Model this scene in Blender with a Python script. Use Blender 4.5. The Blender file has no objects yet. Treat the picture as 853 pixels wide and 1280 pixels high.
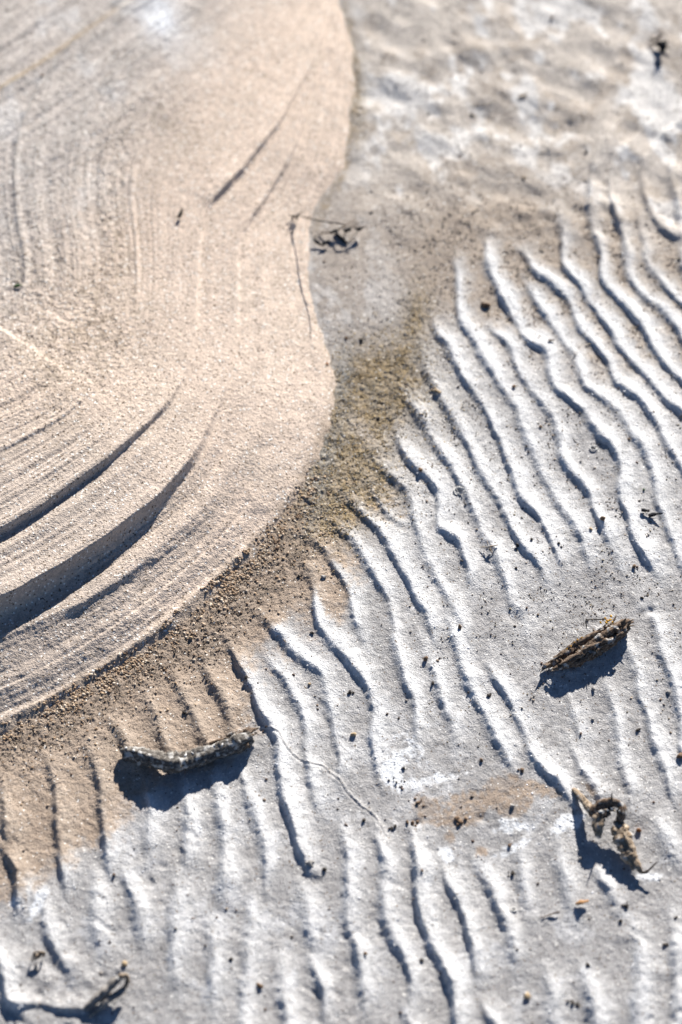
import bpy, math, random
import numpy as np
from mathutils import Vector
random.seed(7)
rng = np.random.default_rng(11)
F32 = np.float32
SC = bpy.context.scene
COL = SC.collection

# ------------------------------------------------------------------ camera
CAMH = 1.83
PITCH = math.radians(57.0)
FPX = 70.0 / 36.0 * 1280.0
cP, sP = math.cos(PITCH), math.sin(PITCH)
SUN_AZ = math.radians(18.0)      # from +Y towards +X
SUN_EL = math.radians(24.0)


def P(u, v, z=0.0):
    """point of the place at height z that lies under this spot of the photograph"""
    a = (u - 426.5) / FPX
    b = -(v - 640.0) / FPX
    dx, dy, dz = a, cP + b * sP, -sP + b * cP
    t = (z - CAMH) / dz
    return Vector((dx * t, dy * t, z))


def proj(x, y, z):
    dep = y * cP - (z - CAMH) * sP
    up = y * sP + (z - CAMH) * cP
    return 426.5 + FPX * x / dep, 640.0 - FPX * up / dep


# ------------------------------------------------------------------ noise
def _lat(seed):
    return np.random.default_rng(seed).random((256, 256), dtype=F32)


def vnoise(X, Y, scale, seed, sy=None):
    L = _lat(seed)
    if sy is None:
        X, Y = X * 0.829 + Y * 0.559, Y * 0.829 - X * 0.559
    x = X / scale + 1000.37
    y = Y / (sy or scale) + 1000.71
    xi = np.floor(x).astype(np.int32)
    yi = np.floor(y).astype(np.int32)
    fx = (x - xi).astype(F32)
    fy = (y - yi).astype(F32)
    fx = fx * fx * (3 - 2 * fx)
    fy = fy * fy * (3 - 2 * fy)
    x0 = xi & 255
    x1 = (xi + 1) & 255
    y0 = yi & 255
    y1 = (yi + 1) & 255
    a = L[y0, x0] * (1 - fx) + L[y0, x1] * fx
    b = L[y1, x0] * (1 - fx) + L[y1, x1] * fx
    return (a * (1 - fy) + b * fy) * 2 - 1


def fbm(X, Y, scale, seed, octv=3, sy=None):
    r = 0
    a = 1.0
    t = 0
    for k in range(octv):
        r = r + a * vnoise(X, Y, scale / 2 ** k, seed + 17 * k, (sy / 2 ** k) if sy else None)
        t += a
        a *= 0.55
    return r / t * 1.5


def n1(s, scale, seed, octv=3):
    L = np.random.default_rng(seed).random(1024).astype(F32) * 2 - 1
    r = 0
    a = 1.0
    for k in range(octv):
        x = s / (scale / 2 ** k) + 300.5 + 37 * k
        xi = np.floor(x).astype(np.int32)
        f = (x - xi).astype(F32)
        f = f * f * (3 - 2 * f)
        r = r + a * (L[xi & 1023] * (1 - f) + L[(xi + 1) & 1023] * f)
        a *= 0.6
    return r


def sst(a, b, x):
    t = np.clip((x - a) / (b - a), 0, 1)
    return t * t * (3 - 2 * t)


# ------------------------------------------------------------------ raster in photograph pixels
U0, U1, V0, V1 = -330, 1180, -280, 1560
us = np.arange(U0, U1, dtype=F32)
vs = np.arange(V0, V1, dtype=F32)
UU, VV = np.meshgrid(us, vs)
SH = UU.shape


def catmull(pts, step=7.0):
    P4 = [tuple(float(c) for c in p) for p in pts]
    P4 = [tuple(2 * a - b for a, b in zip(P4[0], P4[1]))] + P4 + [tuple(2 * a - b for a, b in zip(P4[-1], P4[-2]))]
    out = []
    for i in range(1, len(P4) - 2):
        p0, p1, p2, p3 = (np.array(q) for q in P4[i - 1:i + 3])
        n = max(1, int(np.hypot(*(p2 - p1)[:2]) / step))
        for k in range(n):
            t = k / n
            q = 0.5 * ((2 * p1) + (-p0 + p2) * t + (2 * p0 - 5 * p1 + 4 * p2 - p3) * t * t + (-p0 + 3 * p1 - 3 * p2 + p3) * t ** 3)
            q[2:] = p1[2:] * (1 - t) + p2[2:] * t
            out.append(q)
    out.append(np.array(P4[-2]))
    return np.array(out)


def line_field(pts, X, Y):
    """signed distance (positive on the right of a line running down the picture) and interpolated third value"""
    best = np.full(X.shape, 1e9, F32)
    S = np.zeros(X.shape, F32)
    A = np.zeros(X.shape, F32)
    for i in range(len(pts) - 1):
        x0, y0, a0 = pts[i][:3]
        x1, y1, a1 = pts[i + 1][:3]
        dx, dy = x1 - x0, y1 - y0
        L2 = dx * dx + dy * dy
        if L2 < 1e-6:
            continue
        px, py = X - x0, Y - y0
        t = np.clip((px * dx + py * dy) / L2, 0, 1)
        d2 = (px - t * dx) ** 2 + (py - t * dy) ** 2
        m = d2 < best
        best = np.where(m, d2, best)
        S = np.where(m, -(dx * py - dy * px), S)
        A = np.where(m, a0 + (a1 - a0) * t, A)
    return (np.sqrt(best) * np.sign(S)).astype(F32), A.astype(F32)


# ---- the ripples: crest lines (photograph pixels), height mm, lee width, back width
RIP = [
    # right upper fan
    ([(838, 205), (844, 230), (850, 255), (853, 277)], 4.0, 5, 18),
    ([(850, 150), (832, 168), (812, 190), (803, 212), (809, 243), (817, 267), (836, 287), (853, 297)], 4.2, 5, 18),
    ([(800, 275), (808, 312), (812, 333), (822, 347), (836, 363), (853, 382)], 4.0, 5, 18),
    ([(815, 152), (790, 175), (770, 205), (763, 232), (766, 250), (772, 273), (782, 293), (786, 320), (789, 343), (802, 363), (822, 383), (839, 400), (853, 424)], 5.0, 5, 18),
    ([(785, 140), (760, 172), (743, 212), (737, 252), (739, 273), (747, 297), (752, 320), (754, 350), (771, 372), (790, 388), (806, 411), (819, 437), (837, 461), (853, 478)], 5.2, 5, 19),
    ([(700, 265), (702, 280), (706, 313), (709, 337), (726, 360), (742, 380), (756, 400), (769, 420), (782, 443), (802, 463), (822, 485), (832, 497), (853, 513)], 5.2, 5, 19),
    ([(650, 315), (659, 323), (676, 343), (696, 360), (712, 380), (722, 407), (739, 427), (756, 447), (766, 467), (772, 480), (796, 495), (809, 511), (826, 531), (836, 555), (853, 584)], 5.0, 5, 19),
    ([(657, 347), (662, 357), (672, 377), (686, 400), (702, 420), (719, 443), (729, 467), (734, 482), (756, 499), (776, 515), (786, 537), (802, 557), (816, 580), (821, 603), (826, 627), (832, 650), (842, 677), (853, 702)], 4.6, 5.5, 20),
    ([(612, 292), (609, 327), (619, 353), (632, 380), (646, 403), (659, 425), (680, 438), (688, 462), (694, 482), (712, 499), (732, 515), (746, 538), (762, 556), (774, 577), (777, 597), (777, 623), (786, 647), (796, 677), (809, 697), (820, 715)], 5.6, 5, 22),
    ([(607, 408), (613, 413), (629, 425), (641, 437), (648, 460), (661, 483), (679, 506), (695, 527), (700, 548), (702, 567), (712, 587), (729, 603), (739, 620), (746, 640), (759, 667), (772, 697)], 5.0, 5, 20),
    ([(572, 320), (574, 353), (575, 400), (589, 420), (606, 445), (618, 468), (631, 489), (647, 513), (659, 545), (669, 570), (679, 593), (696, 623), (712, 647), (726, 670), (737, 697)], 4.2, 6, 20),
    ([(541, 400), (545, 412), (560, 433), (573, 457), (587, 482), (603, 507), (618, 535), (630, 562), (642, 592), (652, 622), (668, 640), (681, 660), (691, 680), (699, 700)], 4.8, 5, 20),
    ([(528, 440), (537, 467), (550, 490), (563, 512), (578, 540), (590, 562), (600, 582), (612, 605), (626, 628), (639, 657), (652, 680), (669, 700), (685, 724)], 4.2, 6, 20),
    ([(508, 492), (527, 517), (540, 540), (553, 563), (567, 587), (580, 610), (594, 636), (606, 665), (619, 687), (632, 718), (640, 750)], 4.4, 6, 20),
    ([(499, 538), (503, 560), (517, 580), (533, 593), (547, 610), (550, 630), (550, 648), (555, 662), (570, 673), (580, 690), (587, 712), (587, 735)], 4.8, 5, 20),
    ([(468, 574), (474, 577), (490, 593), (507, 610), (517, 630), (520, 650), (527, 677), (537, 700), (547, 723), (560, 743), (573, 765), (584, 795)], 3.6, 6, 19),
    ([(452, 598), (463, 609), (477, 630), (493, 650), (510, 656)], 2.6, 6, 14),
    ([(424, 616), (433, 623), (460, 647), (480, 667), (493, 693), (510, 720), (523, 747), (537, 767), (541, 795)], 4.4, 5, 20),
    ([(413, 648), (420, 655), (440, 673), (457, 697), (473, 723), (486, 750), (492, 777), (494, 807), (503, 835), (515, 863), (521, 890), (523, 930)], 4.0, 6, 19),
    ([(386, 668), (393, 673), (413, 693), (423, 713), (436, 733), (441, 750), (446, 772), (455, 800)], 4.0, 6, 18),
    ([(380, 700), (385, 712), (393, 733), (394, 763), (402, 787), (422, 809), (436, 824), (451, 843), (464, 865), (470, 887), (468, 910), (467, 940), (474, 970)], 4.8, 5, 20),
    ([(322, 766), (332, 774), (350, 793), (367, 812), (389, 829), (406, 848), (413, 880), (420, 910), (425, 940), (427, 965)], 4.4, 6, 20),
    ([(333, 820), (342, 831), (356, 848), (370, 870), (380, 890), (385, 912), (384, 940), (390, 973), (398, 1010)], 4.0, 6, 18),
    ([(286, 803), (290, 813), (305, 840), (317, 863), (327, 887), (342, 910), (347, 933), (350, 967), (357, 997), (363, 1020), (372, 1045), (384, 1078)], 4.8, 5, 20),
    ([(300, 955), (307, 970), (313, 997), (321, 1020), (330, 1050), (333, 1075), (335, 1105)], 3.6, 7, 18),
    # centre lower
    ([(530, 810), (536, 824), (547, 843), (557, 877), (567, 907), (573, 932)], 3.6, 7, 20),
    ([(560, 765), (570, 800), (577, 830), (589, 863), (606, 893), (622, 920), (638, 952)], 4.6, 6, 20),
    ([(612, 830), (620, 848), (636, 870), (649, 900), (662, 930), (677, 957), (699, 977), (718, 1003)], 4.8, 6, 20),
    ([(640, 740), (652, 766), (660, 790)], 2.0, 9, 18),
    ([(716, 880), (722, 897), (727, 915)], 2.5, 6, 16),
    ([(717, 935), (724, 950), (736, 972), (750, 996)], 4.0, 6, 18),
    ([(758, 850), (763, 865), (769, 887), (772, 913), (779, 947), (787, 973), (791, 1010)], 3.6, 7, 18),
    ([(780, 800), (786, 817), (799, 843), (802, 873), (812, 900), (822, 930), (832, 960), (840, 992)], 4.0, 6, 19),
    ([(802, 752), (809, 762), (821, 783), (829, 817), (842, 850), (849, 883), (853, 907)], 4.4, 6, 19),
    # bottom
    ([(555, 1090), (566, 1110), (579, 1138), (586, 1163), (592, 1189), (594, 1220)], 4.2, 6, 19),
    ([(603, 1080), (613, 1106), (627, 1139), (639, 1170), (644, 1200)], 3.2, 9, 19),
    ([(655, 1060), (657, 1100), (664, 1145)], 2.0, 10, 20),
    ([(703, 1060), (707, 1090), (716, 1128)], 2.4, 10, 20),
    ([(731, 1215), (738, 1235), (743, 1258), (746, 1278)], 3.2, 8, 20),
    ([(748, 1090), (757, 1105), (767, 1125)], 2.4, 8, 18),
    ([(824, 1025), (832, 1045), (846, 1068)], 2.8, 9, 20),
    ([(838, 1135), (846, 1160), (848, 1190), (847, 1230), (846, 1278)], 3.4, 8, 20),
    ([(793, 1160), (800, 1185), (802, 1212), (797, 1243), (799, 1278)], 2.4, 10, 20),
    ([(686, 1215), (691, 1240), (693, 1278)], 2.2, 10, 20),
    ([(602, 1250), (611, 1266), (620, 1278)], 3.6, 6, 18),
    ([(430, 1035), (436, 1060), (438, 1085), (435, 1113), (437, 1146), (444, 1173), (451, 1203), (456, 1230), (458, 1262)], 4.0, 8, 20),
    ([(474, 1040), (477, 1060), (482, 1085), (482, 1116), (484, 1146), (494, 1173), (508, 1200), (514, 1223), (515, 1250)], 4.2, 7, 20),
    ([(517, 1040), (520, 1060), (523, 1090), (525, 1123), (530, 1150), (541, 1180), (557, 1208), (566, 1236), (570, 1263), (572, 1278)], 4.6, 6, 20),
    ([(318, 1120), (317, 1139), (315, 1169), (313, 1203), (308, 1236), (307, 1278)], 2.6, 11, 20),
    ([(350, 1195), (354, 1212), (358, 1240), (360, 1278)], 2.8, 9, 20),
    ([(390, 1200), (400, 1223), (407, 1243), (407, 1268)], 2.8, 8, 18),
    ([(380, 1110), (386, 1140), (390, 1170)], 1.6, 10, 18),
    ([(505, 1255), (509, 1266), (514, 1278)], 3.0, 6, 18),
    # left lower
    ([(4, 975), (6, 995), (9, 1023), (8, 1050)], 3.6, 6, 26),
    ([(4, 1060), (15, 1074), (24, 1096), (24, 1135)], 4.4, 6, 24),
    ([(64, 955), (69, 975), (73, 1000), (75, 1033), (77, 1067), (82, 1105)], 4.6, 6, 24),
    ([(113, 930), (118, 945), (127, 977), (131, 1010), (133, 1047), (138, 1083)], 4.6, 6, 24),
    ([(183, 975), (188, 1000), (188, 1033), (186, 1075)], 3.0, 7, 22),
    ([(230, 970), (234, 990), (237, 1017), (238, 1050), (231, 1085)], 3.4, 8, 20),
    ([(268, 965), (272, 980), (277, 1003), (281, 1033), (283, 1070), (281, 1115)], 3.4, 8, 20),
    ([(186, 872), (190, 883), (200, 905), (210, 935)], 3.2, 7, 15),
    ([(217, 845), (223, 855), (237, 880), (250, 905), (261, 930)], 3.8, 7, 16),
    ([(255, 825), (260, 835), (273, 857), (286, 883), (295, 915)], 3.8, 7, 16),
    ([(146, 908), (150, 913), (163, 935)], 2.4, 7, 15),
    ([(58, 1125), (61, 1145), (63, 1165), (71, 1188), (88, 1212)], 3.6, 8, 24),
    ([(122, 1100), (123, 1122), (123, 1150), (126, 1185)], 2.8, 9, 22),
    ([(158, 1092), (165, 1112), (174, 1140), (180, 1168)], 3.8, 7, 20),
    ([(222, 1090), (223, 1110), (223, 1135), (220, 1169), (220, 1222)], 2.8, 10, 22),
    ([(266, 1155), (268, 1180), (269, 1209), (267, 1255)], 3.0, 9, 20),
    ([(-6, 1180), (2, 1205), (8, 1228), (9, 1248), (24, 1262)], 4.2, 6, 22),
]
EXT = 240
HR = np.zeros(SH, F32)
for k, (pts, amp, wl, wr) in enumerate(RIP):
    pts = [list(p) for p in pts]
    (xa, ya), (xb, yb) = pts[0], pts[-1]
    e0 = e1 = False
    if xb > 846 or yb > 1268:
        (xc, yc) = pts[-2]
        L = math.hypot(xb - xc, yb - yc)
        # carry on past the frame, bending slowly back to straight down
        for q in range(1, 9):
            d = (q / 8) * EXT
            pts.append([xb + (xb - xc) / L * d * (1 - 0.25 * q / 8) + random.uniform(-5, 5), yb + (yb - yc) / L * d])
        e1 = True
    amp = (0.72 * amp + 1.0)
    if pts[0][1] > 900 or pts[0][0] < 300:
        amp = max(amp, 3.4) * (1.25 if pts[0][0] < 300 and pts[0][1] < 1080 else 1.08)
    (xa, ya), (xc, yc) = pts[0], pts[1]
    L = math.hypot(xa - xc, ya - yc)
    pts.insert(0, [xa + (xa - xc) / L * 26 + random.uniform(-4, 4), ya + (ya - yc) / L * 26])
    if not e1:
        (xb, yb), (xc, yc) = pts[-1], pts[-2]
        L = math.hypot(xb - xc, yb - yc)
        pts.append([xb + (xb - xc) / L * 34 + random.uniform(-4, 4), yb + (yb - yc) / L * 34])
    C = catmull([(p[0], p[1]) for p in pts])
    seg = np.hypot(np.diff(C[:, 0]), np.diff(C[:, 1]))
    s = np.concatenate([[0], np.cumsum(seg)])
    tot = s[-1]
    tp = min(64.0, tot * 0.42)
    a = np.clip(s / tp, 0, 1) * np.clip((tot - s) / tp, 0, 1)
    a = a * a * (3 - 2 * a) * .5 + a * .5
    a = a * (1 + 0.22 * n1(s, 34.0, 900 + k, 2))
    C3 = np.column_stack([C, a * amp * 0.001])
    m = 75
    i0 = max(0, int(C[:, 0].min() - m - U0)); i1 = min(SH[1], int(C[:, 0].max() + m - U0))
    j0 = max(0, int(C[:, 1].min() - m - V0)); j1 = min(SH[0], int(C[:, 1].max() + m - V0))
    X = UU[j0:j1, i0:i1]; Y = VV[j0:j1, i0:i1]
    S, A = line_field(C3, X, Y)
    S = S + 1.2 * vnoise(X, Y, 9.0, 41) + 2.2 * vnoise(X, Y, 26.0, 42)
    soft = 1 + 0.25 * vnoise(X, Y, 60.0, 43)
    right = np.exp(-(np.maximum(S, 0) / (wr * 0.81 * soft)) ** 1.5)
    wlv = wl * (1.12 + .35 * vnoise(X, Y, 45.0, 44))
    left = np.exp(-(np.maximum(-S, 0) / wlv) ** 2)
    h = (1.0 + .42 * sst(950, 1120, Y)) * A * np.where(S > 0, right, left)
    HR[j0:j1, i0:i1] += h ** 3
HR = np.cbrt(HR)

# ripples that go on outside the frame of the photograph
outm = np.maximum.reduce([sst(15, 70, -UU), sst(860, 960, UU) * 0.55, sst(1290, 1400, VV) * 0.5])
ph = (UU + 14 * fbm(UU, VV, 160.0, 61, 2) - 0.35 * (VV - 900) * sst(400, 900, UU)) / 46.0
fr = ph - np.floor(ph)
saw = np.where(fr < 0.2, sst(0, 0.2, fr), np.exp(-((fr - 0.2) / 0.42) ** 1.5))
HR = np.maximum(HR, saw * 0.0032 * outm * sst(900, 1010, VV + 0.0 * UU) + saw * 0.003 * sst(880, 980, UU) * sst(180, 320, VV) * 0.6)

# ------------------------------------------------------------------ the bank of smooth sand: edge and terraces
CE = [(380, -600, .0), (395, -300, .0), (412, -100, .8), (425, 0, 1.0), (434, 60, 1.2), (436, 110, 1.2), (431, 170, 1.2), (418, 220, 1.0), (397, 255, .7), (386, 290, .5), (383, 340, .4),
      (390, 400, .3), (402, 440, .3), (410, 490, .3), (403, 540, .4), (381, 600, .5), (347, 650, .6), (306, 697, 1.0), (250, 747, .8), (180, 805, 1.6),
      (110, 850, 1.0), (50, 885, .5), (0, 908, .4), (-100, 950, 1.5), (-330, 1050, 1.5), (-700, 1200, 1.5)]
AC = [(420, -600, 0), (440, -200, 0), (425, -60, 0), (410, 20, 0.2), (390, 80, 1.5), (362, 130, 3.0), (333, 175, 4.8), (312, 200, 5.0), (285, 230, 7.0), (270, 246, 5.0), (260, 262, 2.0), (253, 290, 1.8), (249, 350, 2.0),
      (245, 410, 1.6), (234, 460, 2.0), (212, 500, 3.6), (180, 533, 5.0), (140, 570, 6.0), (90, 606, 6.5), (45, 638, 6.5), (0, 664, 6.0), (-100, 715, 5), (-330, 820, 4), (-700, 990, 3)]
BC = [(425, -600, 0), (428, 0, 0), (405, 60, .9), (388, 120, 2.4), (368, 185, 4.0), (345, 228, 5.0), (322, 262, 5.0), (304, 290, 2.0), (297, 320, 1.8), (299, 365, 2.0), (297, 410, 1.8), (290, 455, 2.2), (276, 500, 3.0),
      (252, 553, 7.0), (225, 592, 11.0), (190, 628, 14.0), (140, 667, 16.0), (80, 707, 18.0), (30, 734, 19.5), (0, 748, 20.0), (-100, 795, 20), (-330, 905, 14), (-700, 1080, 8)]
DC = [(352, -100, 0), (352, 200, 0), (350, 300, .5), (352, 400, .7), (342, 500, .8), (325, 560, .9), (285, 620, 1.0), (235, 670, 1.8), (175, 713, 2.4), (120, 745, 2.4), (60, 775, 2.2), (0, 802, 2.2), (-100, 850, 2), (-330, 960, 1)]
st = 2
Uh, Vh = UU[::st, ::st], VV[::st, ::st]


def up2(a):
    b = np.repeat(np.repeat(a, 2, 0), 2, 1)[:SH[0], :SH[1]]
    c = b.copy()
    c[1:-1, 1:-1] = (b[:-2, 1:-1] + b[2:, 1:-1] + b[1:-1, :-2] + b[1:-1, 2:] + b[:-2, :-2] + b[2:, 2:] + b[:-2, 2:] + b[2:, :-2] + b[1:-1, 1:-1]) / 9
    return c


def big(pts):
    c = catmull(pts, 14.0)
    S, A = line_field(c, Uh, Vh)
    return up2(-S), up2(A) * 0.001       # positive on the upper-left side


dC, aC = big(CE)
dA, aA = big(AC)
dB, aB = big(BC)
dD, aD = big(DC)

wob = 1.0 * vnoise(UU, VV, 14, 71) + 1.6 * vnoise(UU, VV, 40, 72)
dCw = dC + wob * 1.6 + (1.6 * vnoise(UU, VV, 7, 74) + 2.4 * vnoise(UU, VV, 22, 75)) * sst(480, 600, VV)
dAw = dA + wob * 0.8 + .4 * vnoise(UU, VV, 5, 76)
dBw = dB + wob * 0.7 + 0.5 * vnoise(UU, VV, 5, 73) 
dDw = dD + wob * 1.5
def edgeprof(d, a):
    w = 1.3 + 350 * a + 1000 * np.maximum(a - .006, 0)
    t = np.clip((d + w) / (w + .8), 0, 1)
    return t * (.25 + .75 * t) * (1 + 0 * a)


HB = 0.0003 + 0.031 * (1 - np.exp(-np.maximum(dCw, 0) ** 1.12 / 205.0))
HB += aC * sst(0, 5, dCw) * np.exp(-np.maximum(dCw, 0) / 90)
HB += aA * edgeprof(dAw, aA) * (0.25 * sst(330, 420, VV) + (1 - .25 * sst(330, 420, VV)) * np.exp(-np.maximum(dAw, 0) / (30 + 80 * sst(330, 470, VV))))
HB += aB * edgeprof(dBw, aB) * (0.45 * sst(330, 420, VV) + (1 - .45 * sst(330, 420, VV)) * np.exp(-np.maximum(dBw, 0) / (30 + 120 * sst(330, 470, VV))))
HB += aD * sst(-4, 5, dDw) * np.exp(-np.maximum(dDw, 0) / 45)
HB += np.minimum(dCw, 0) * 0.0004
# fine wind-laid layering that follows the terraces
brk = 0.55 + 0.45 * fbm(UU, VV, 70, 81, 2)
low = sst(520, 640, VV + 0.25 * (UU - 100)) * sst(360, 240, UU)
left = sst(190, 60, UU) * sst(430, 560, VV)
topl = sst(400, 190, UU + 0.75 * VV)
mid = sst(215, 165, UU) * sst(150, 220, VV) * sst(430, 330, VV)
EC = [(520, -300, 0), (430, -110, 0), (330, 10, 0), (250, 75, 0), (185, 125, 0), (148, 180, 0), (140, 240, 0), (152, 310, 0), (150, 380, 0), (118, 450, 0), (60, 505, 0), (-20, 545, 0), (-120, 580, 0), (-330, 660, 0), (-700, 800, 0)]
dE, _a = big(EC)
FX = fbm(UU, VV, 120, 87, 2) * 5
pA, pB, pC, pE = (np.maximum(x, 0) for x in (dA, dB, dC, dE))
nA, nB, nE = (np.maximum(-x, 0) for x in (dA, dB, dE))
T = np.where(dE > 0, -pE * .75, np.where(dA > 0, 100 * nE / (nE + pA + 1), np.where(dB > 0, 100 + 42 * nA / (nA + pB + 1), 142 + 85 * nB / (nB + pC + 1)))) + FX * .35
stri = n1(T, 11.0, 5, 4)
fine = n1(T, 3.6, 9, 2)
brk2 = sst(-.5, .5, fbm(UU, VV, 45, 88, 2))
HB += (0.0021 * stri + .0006 * fine * brk2) * (0.4 + .6 * brk) * np.clip(0.24 + 0.75 * low + 0.75 * left + 0.45 * mid + .4 * topl, 0, 1.0)
qs = (UU * 0.55 + VV * 0.83) + 18 * fbm(UU, VV, 240, 83, 2)
topst = n1(qs, 13.0, 8, 3)
HB += 0.0013 * topst * topl * (0.4 + 0.6 * brk)
HB += 0.0005 * fbm(UU, VV, 26, 84, 3) * topl
grit = np.clip(np.exp(-(((UU - 75) / 110) ** 2 + ((VV - 415) / 105) ** 2)) * 1.2 + np.exp(-(((UU - 140) / 22) ** 2 + ((VV - 250) / 110) ** 2)) + 0.5 * topl + np.exp(-(((UU - 195) / 50) ** 2 + ((VV - 150) / 30) ** 2)) * .7, 0, 1.2)
HB += 0.0003 * grit * fbm(UU, VV, 5.5, 85, 2)
HB += 0.0009 * fbm(UU, VV, 55, 86, 2) * 0.5

# ------------------------------------------------------------------ the ripple bed
tr = sst(360, 230, VV + 0.15 * (640 - UU)) * sst(410, 470, UU)         # blurred upper right flat
HG = HR.copy()
HG += 0.0016 * fbm(UU, VV, 130, 91, 2)
HG += tr * 0.0028 * fbm(UU + 0.5 * VV, VV - 0.4 * UU, 50, 92, 2, 26)
HG += 0.00055 * fbm(UU, VV, 17, 93, 3) * (0.55 + 0.45 * vnoise(UU, VV, 90, 94))
HG += 0.00030 * fbm(UU, VV, 6, 95, 2)
# rough crumbly strip between bank and ripples, olive crumbs
nearC = np.exp(-(np.maximum(-dC - 22, 0) / 45) ** 2)
strip = nearC * sst(560, 680, VV) * (dC < 3)
def bl(cx, cy, rx, ry, rot=0.0):
    c, s = math.cos(math.radians(rot)), math.sin(math.radians(rot))
    x = (UU - cx) * c + (VV - cy) * s
    y = -(UU - cx) * s + (VV - cy) * c
    return np.exp(-((x / rx) ** 2 + (y / ry) ** 2))
olive = np.clip(bl(438, 545, 42, 80, 8) * 1.3 + bl(410, 625, 38, 45) * 1.2 + bl(480, 480, 45, 50, 20) + bl(520, 400, 18, 45, 10) * .7 + bl(448, 125, 10, 50) * .5 + bl(470, 610, 40, 40) * .6 + bl(540, 505, 45, 70, -30) * .25, 0, 1) 
HG += 0.0005 * (strip * 0.7 + olive) * fbm(UU, VV, 5.0, 96, 2)
HG -= 0.002 * sst(-60, 0, dC) * 0.5
# soft mounds under tan blotches and pits on the salt crust
pit = np.clip(vnoise(UU, VV, 13, 97) - 0.35, 0, 1) * np.clip(vnoise(UU, VV, 80, 98) + 0.2, 0, 1)
HG -= 0.003 * pit * sst(900, 1150, VV)
# low broken lip of crust at the lower left
nfl = vnoise(UU, VV, 8, 78)
S, A = line_field(catmull([(118, 1262, 0), (100, 1262, 3.6), (75, 1261, 3.2), (50, 1255, 1.2), (34, 1257, 3.5), (16, 1256, 2.6), (8, 1240, .5)]), UU, VV)
HG += A * 0.0013 * np.where(S + 2 * nfl < 0, np.exp(-(S / 20) ** 2), np.exp(-(S / 3.5) ** 2))
# the bed dips in front of the end of the long stick and by the crack
for (x, y, r, d) in [(650, 773, 12, 2.2), (812, 765, 7, 4.0), (728, 1003, 9, 2.5), (755, 1002, 8, 1.5), (602, 1022, 7, 2), (520, 1028, 6, 2.5)]:
    HG -= d * 0.001 * np.exp(-(((UU - x) / r) ** 2 + ((VV - y) / (r * .8)) ** 2))
for (x, y, r, d) in [(700, 350 + 228, 16, 1.0), (393, 1090, 10, 2.0), (575, 613, 4, -1.2), (640, 1178, 5, -1.2), (632, 1180, 9, 1.0), (640, 1137, 3, -1.4), (110, 1225, 10, 2.2), (90, 1205, 14, 2.0), (60, 1225, 14, 2.2), (150, 1212, 6, 2), (36, 1205, 18, 2), (158, 952, 12, 3.0), (172, 954, 12, 2.5), (308, 932, 14, 3.0), (292, 938, 12, 2.5), (705, 838, 14, 2.5), (735, 822, 16, 3.0), (768, 800, 16, 3.2), (752, 1022, 10, 2.5), (790, 1080, 12, 2.5), (830, 1215, 12, 1.6), (775, 1172, 10, 1.6)]:
    HG += d * 0.001 * np.exp(-(((UU - x) / r) ** 2 + ((VV - y) / (r * .8)) ** 2))
# thin crack in the crust
CR = [(326, 911, 1), (338, 912, 1), (347, 916, 1), (355, 930, 1), (366, 944, 1), (380, 953, 1), (392, 957, 1), (402, 957, 1), (412, 966, 1), (425, 976, 1), (432, 988, 1), (445, 1002, 1), (458, 1013, 1), (468, 1022, .9), (478, 1038, .7), (486, 1052, .4), (494, 1062, 0)]
crc = catmull(CR, 5)
j0, j1, i0, i1 = 880 - V0, 1090 - V0, 300 - U0, 520 - U0
S, A = line_field(crc, UU[j0:j1, i0:i1], VV[j0:j1, i0:i1])
A = A * (np.hypot(UU[j0:j1, i0:i1] - 494, VV[j0:j1, i0:i1] - 1062) > 8)
S = S + .8 * vnoise(UU[j0:j1, i0:i1], VV[j0:j1, i0:i1], 6, 77)
HG[j0:j1, i0:i1] += A * (0.0007 * np.exp(-((S - 1.8) / 1.3) ** 2) - 0.0009 * np.exp(-((S + .4) / 1.0) ** 2) + .0002 * np.exp(-((S + 3) / 2.5) ** 2))
crackm = np.zeros(SH, F32)
crackm[j0:j1, i0:i1] = A * np.exp(-((S - 2.0) / 1.2) ** 2)

# ------------------------------------------------------------------ colours of the sand itself with some ripple and bank shading painted in
def mixc(c, m, col):
    return c * (1 - m[..., None]) + np.array(col, F32) * m[..., None]

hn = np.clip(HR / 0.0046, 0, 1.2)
nz = fbm(UU, VV, 42, 101, 3)
nf = fbm(UU, VV, 9, 102, 2)
ns = fbm(UU, VV, 3.5, 103, 1)
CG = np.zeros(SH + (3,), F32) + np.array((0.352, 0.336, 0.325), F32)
# salt crust, thickest on crests; its contrast also paints the ripples' light and shade
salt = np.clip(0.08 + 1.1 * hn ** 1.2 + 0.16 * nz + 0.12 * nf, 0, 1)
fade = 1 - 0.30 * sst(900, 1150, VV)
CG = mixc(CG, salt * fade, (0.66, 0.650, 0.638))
CG = mixc(CG, np.clip(sst(.3, .8, nz + .3 * nf) * sst(800, 1050, VV), 0, 1) * .35, (0.52, 0.52, 0.53))
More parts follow.
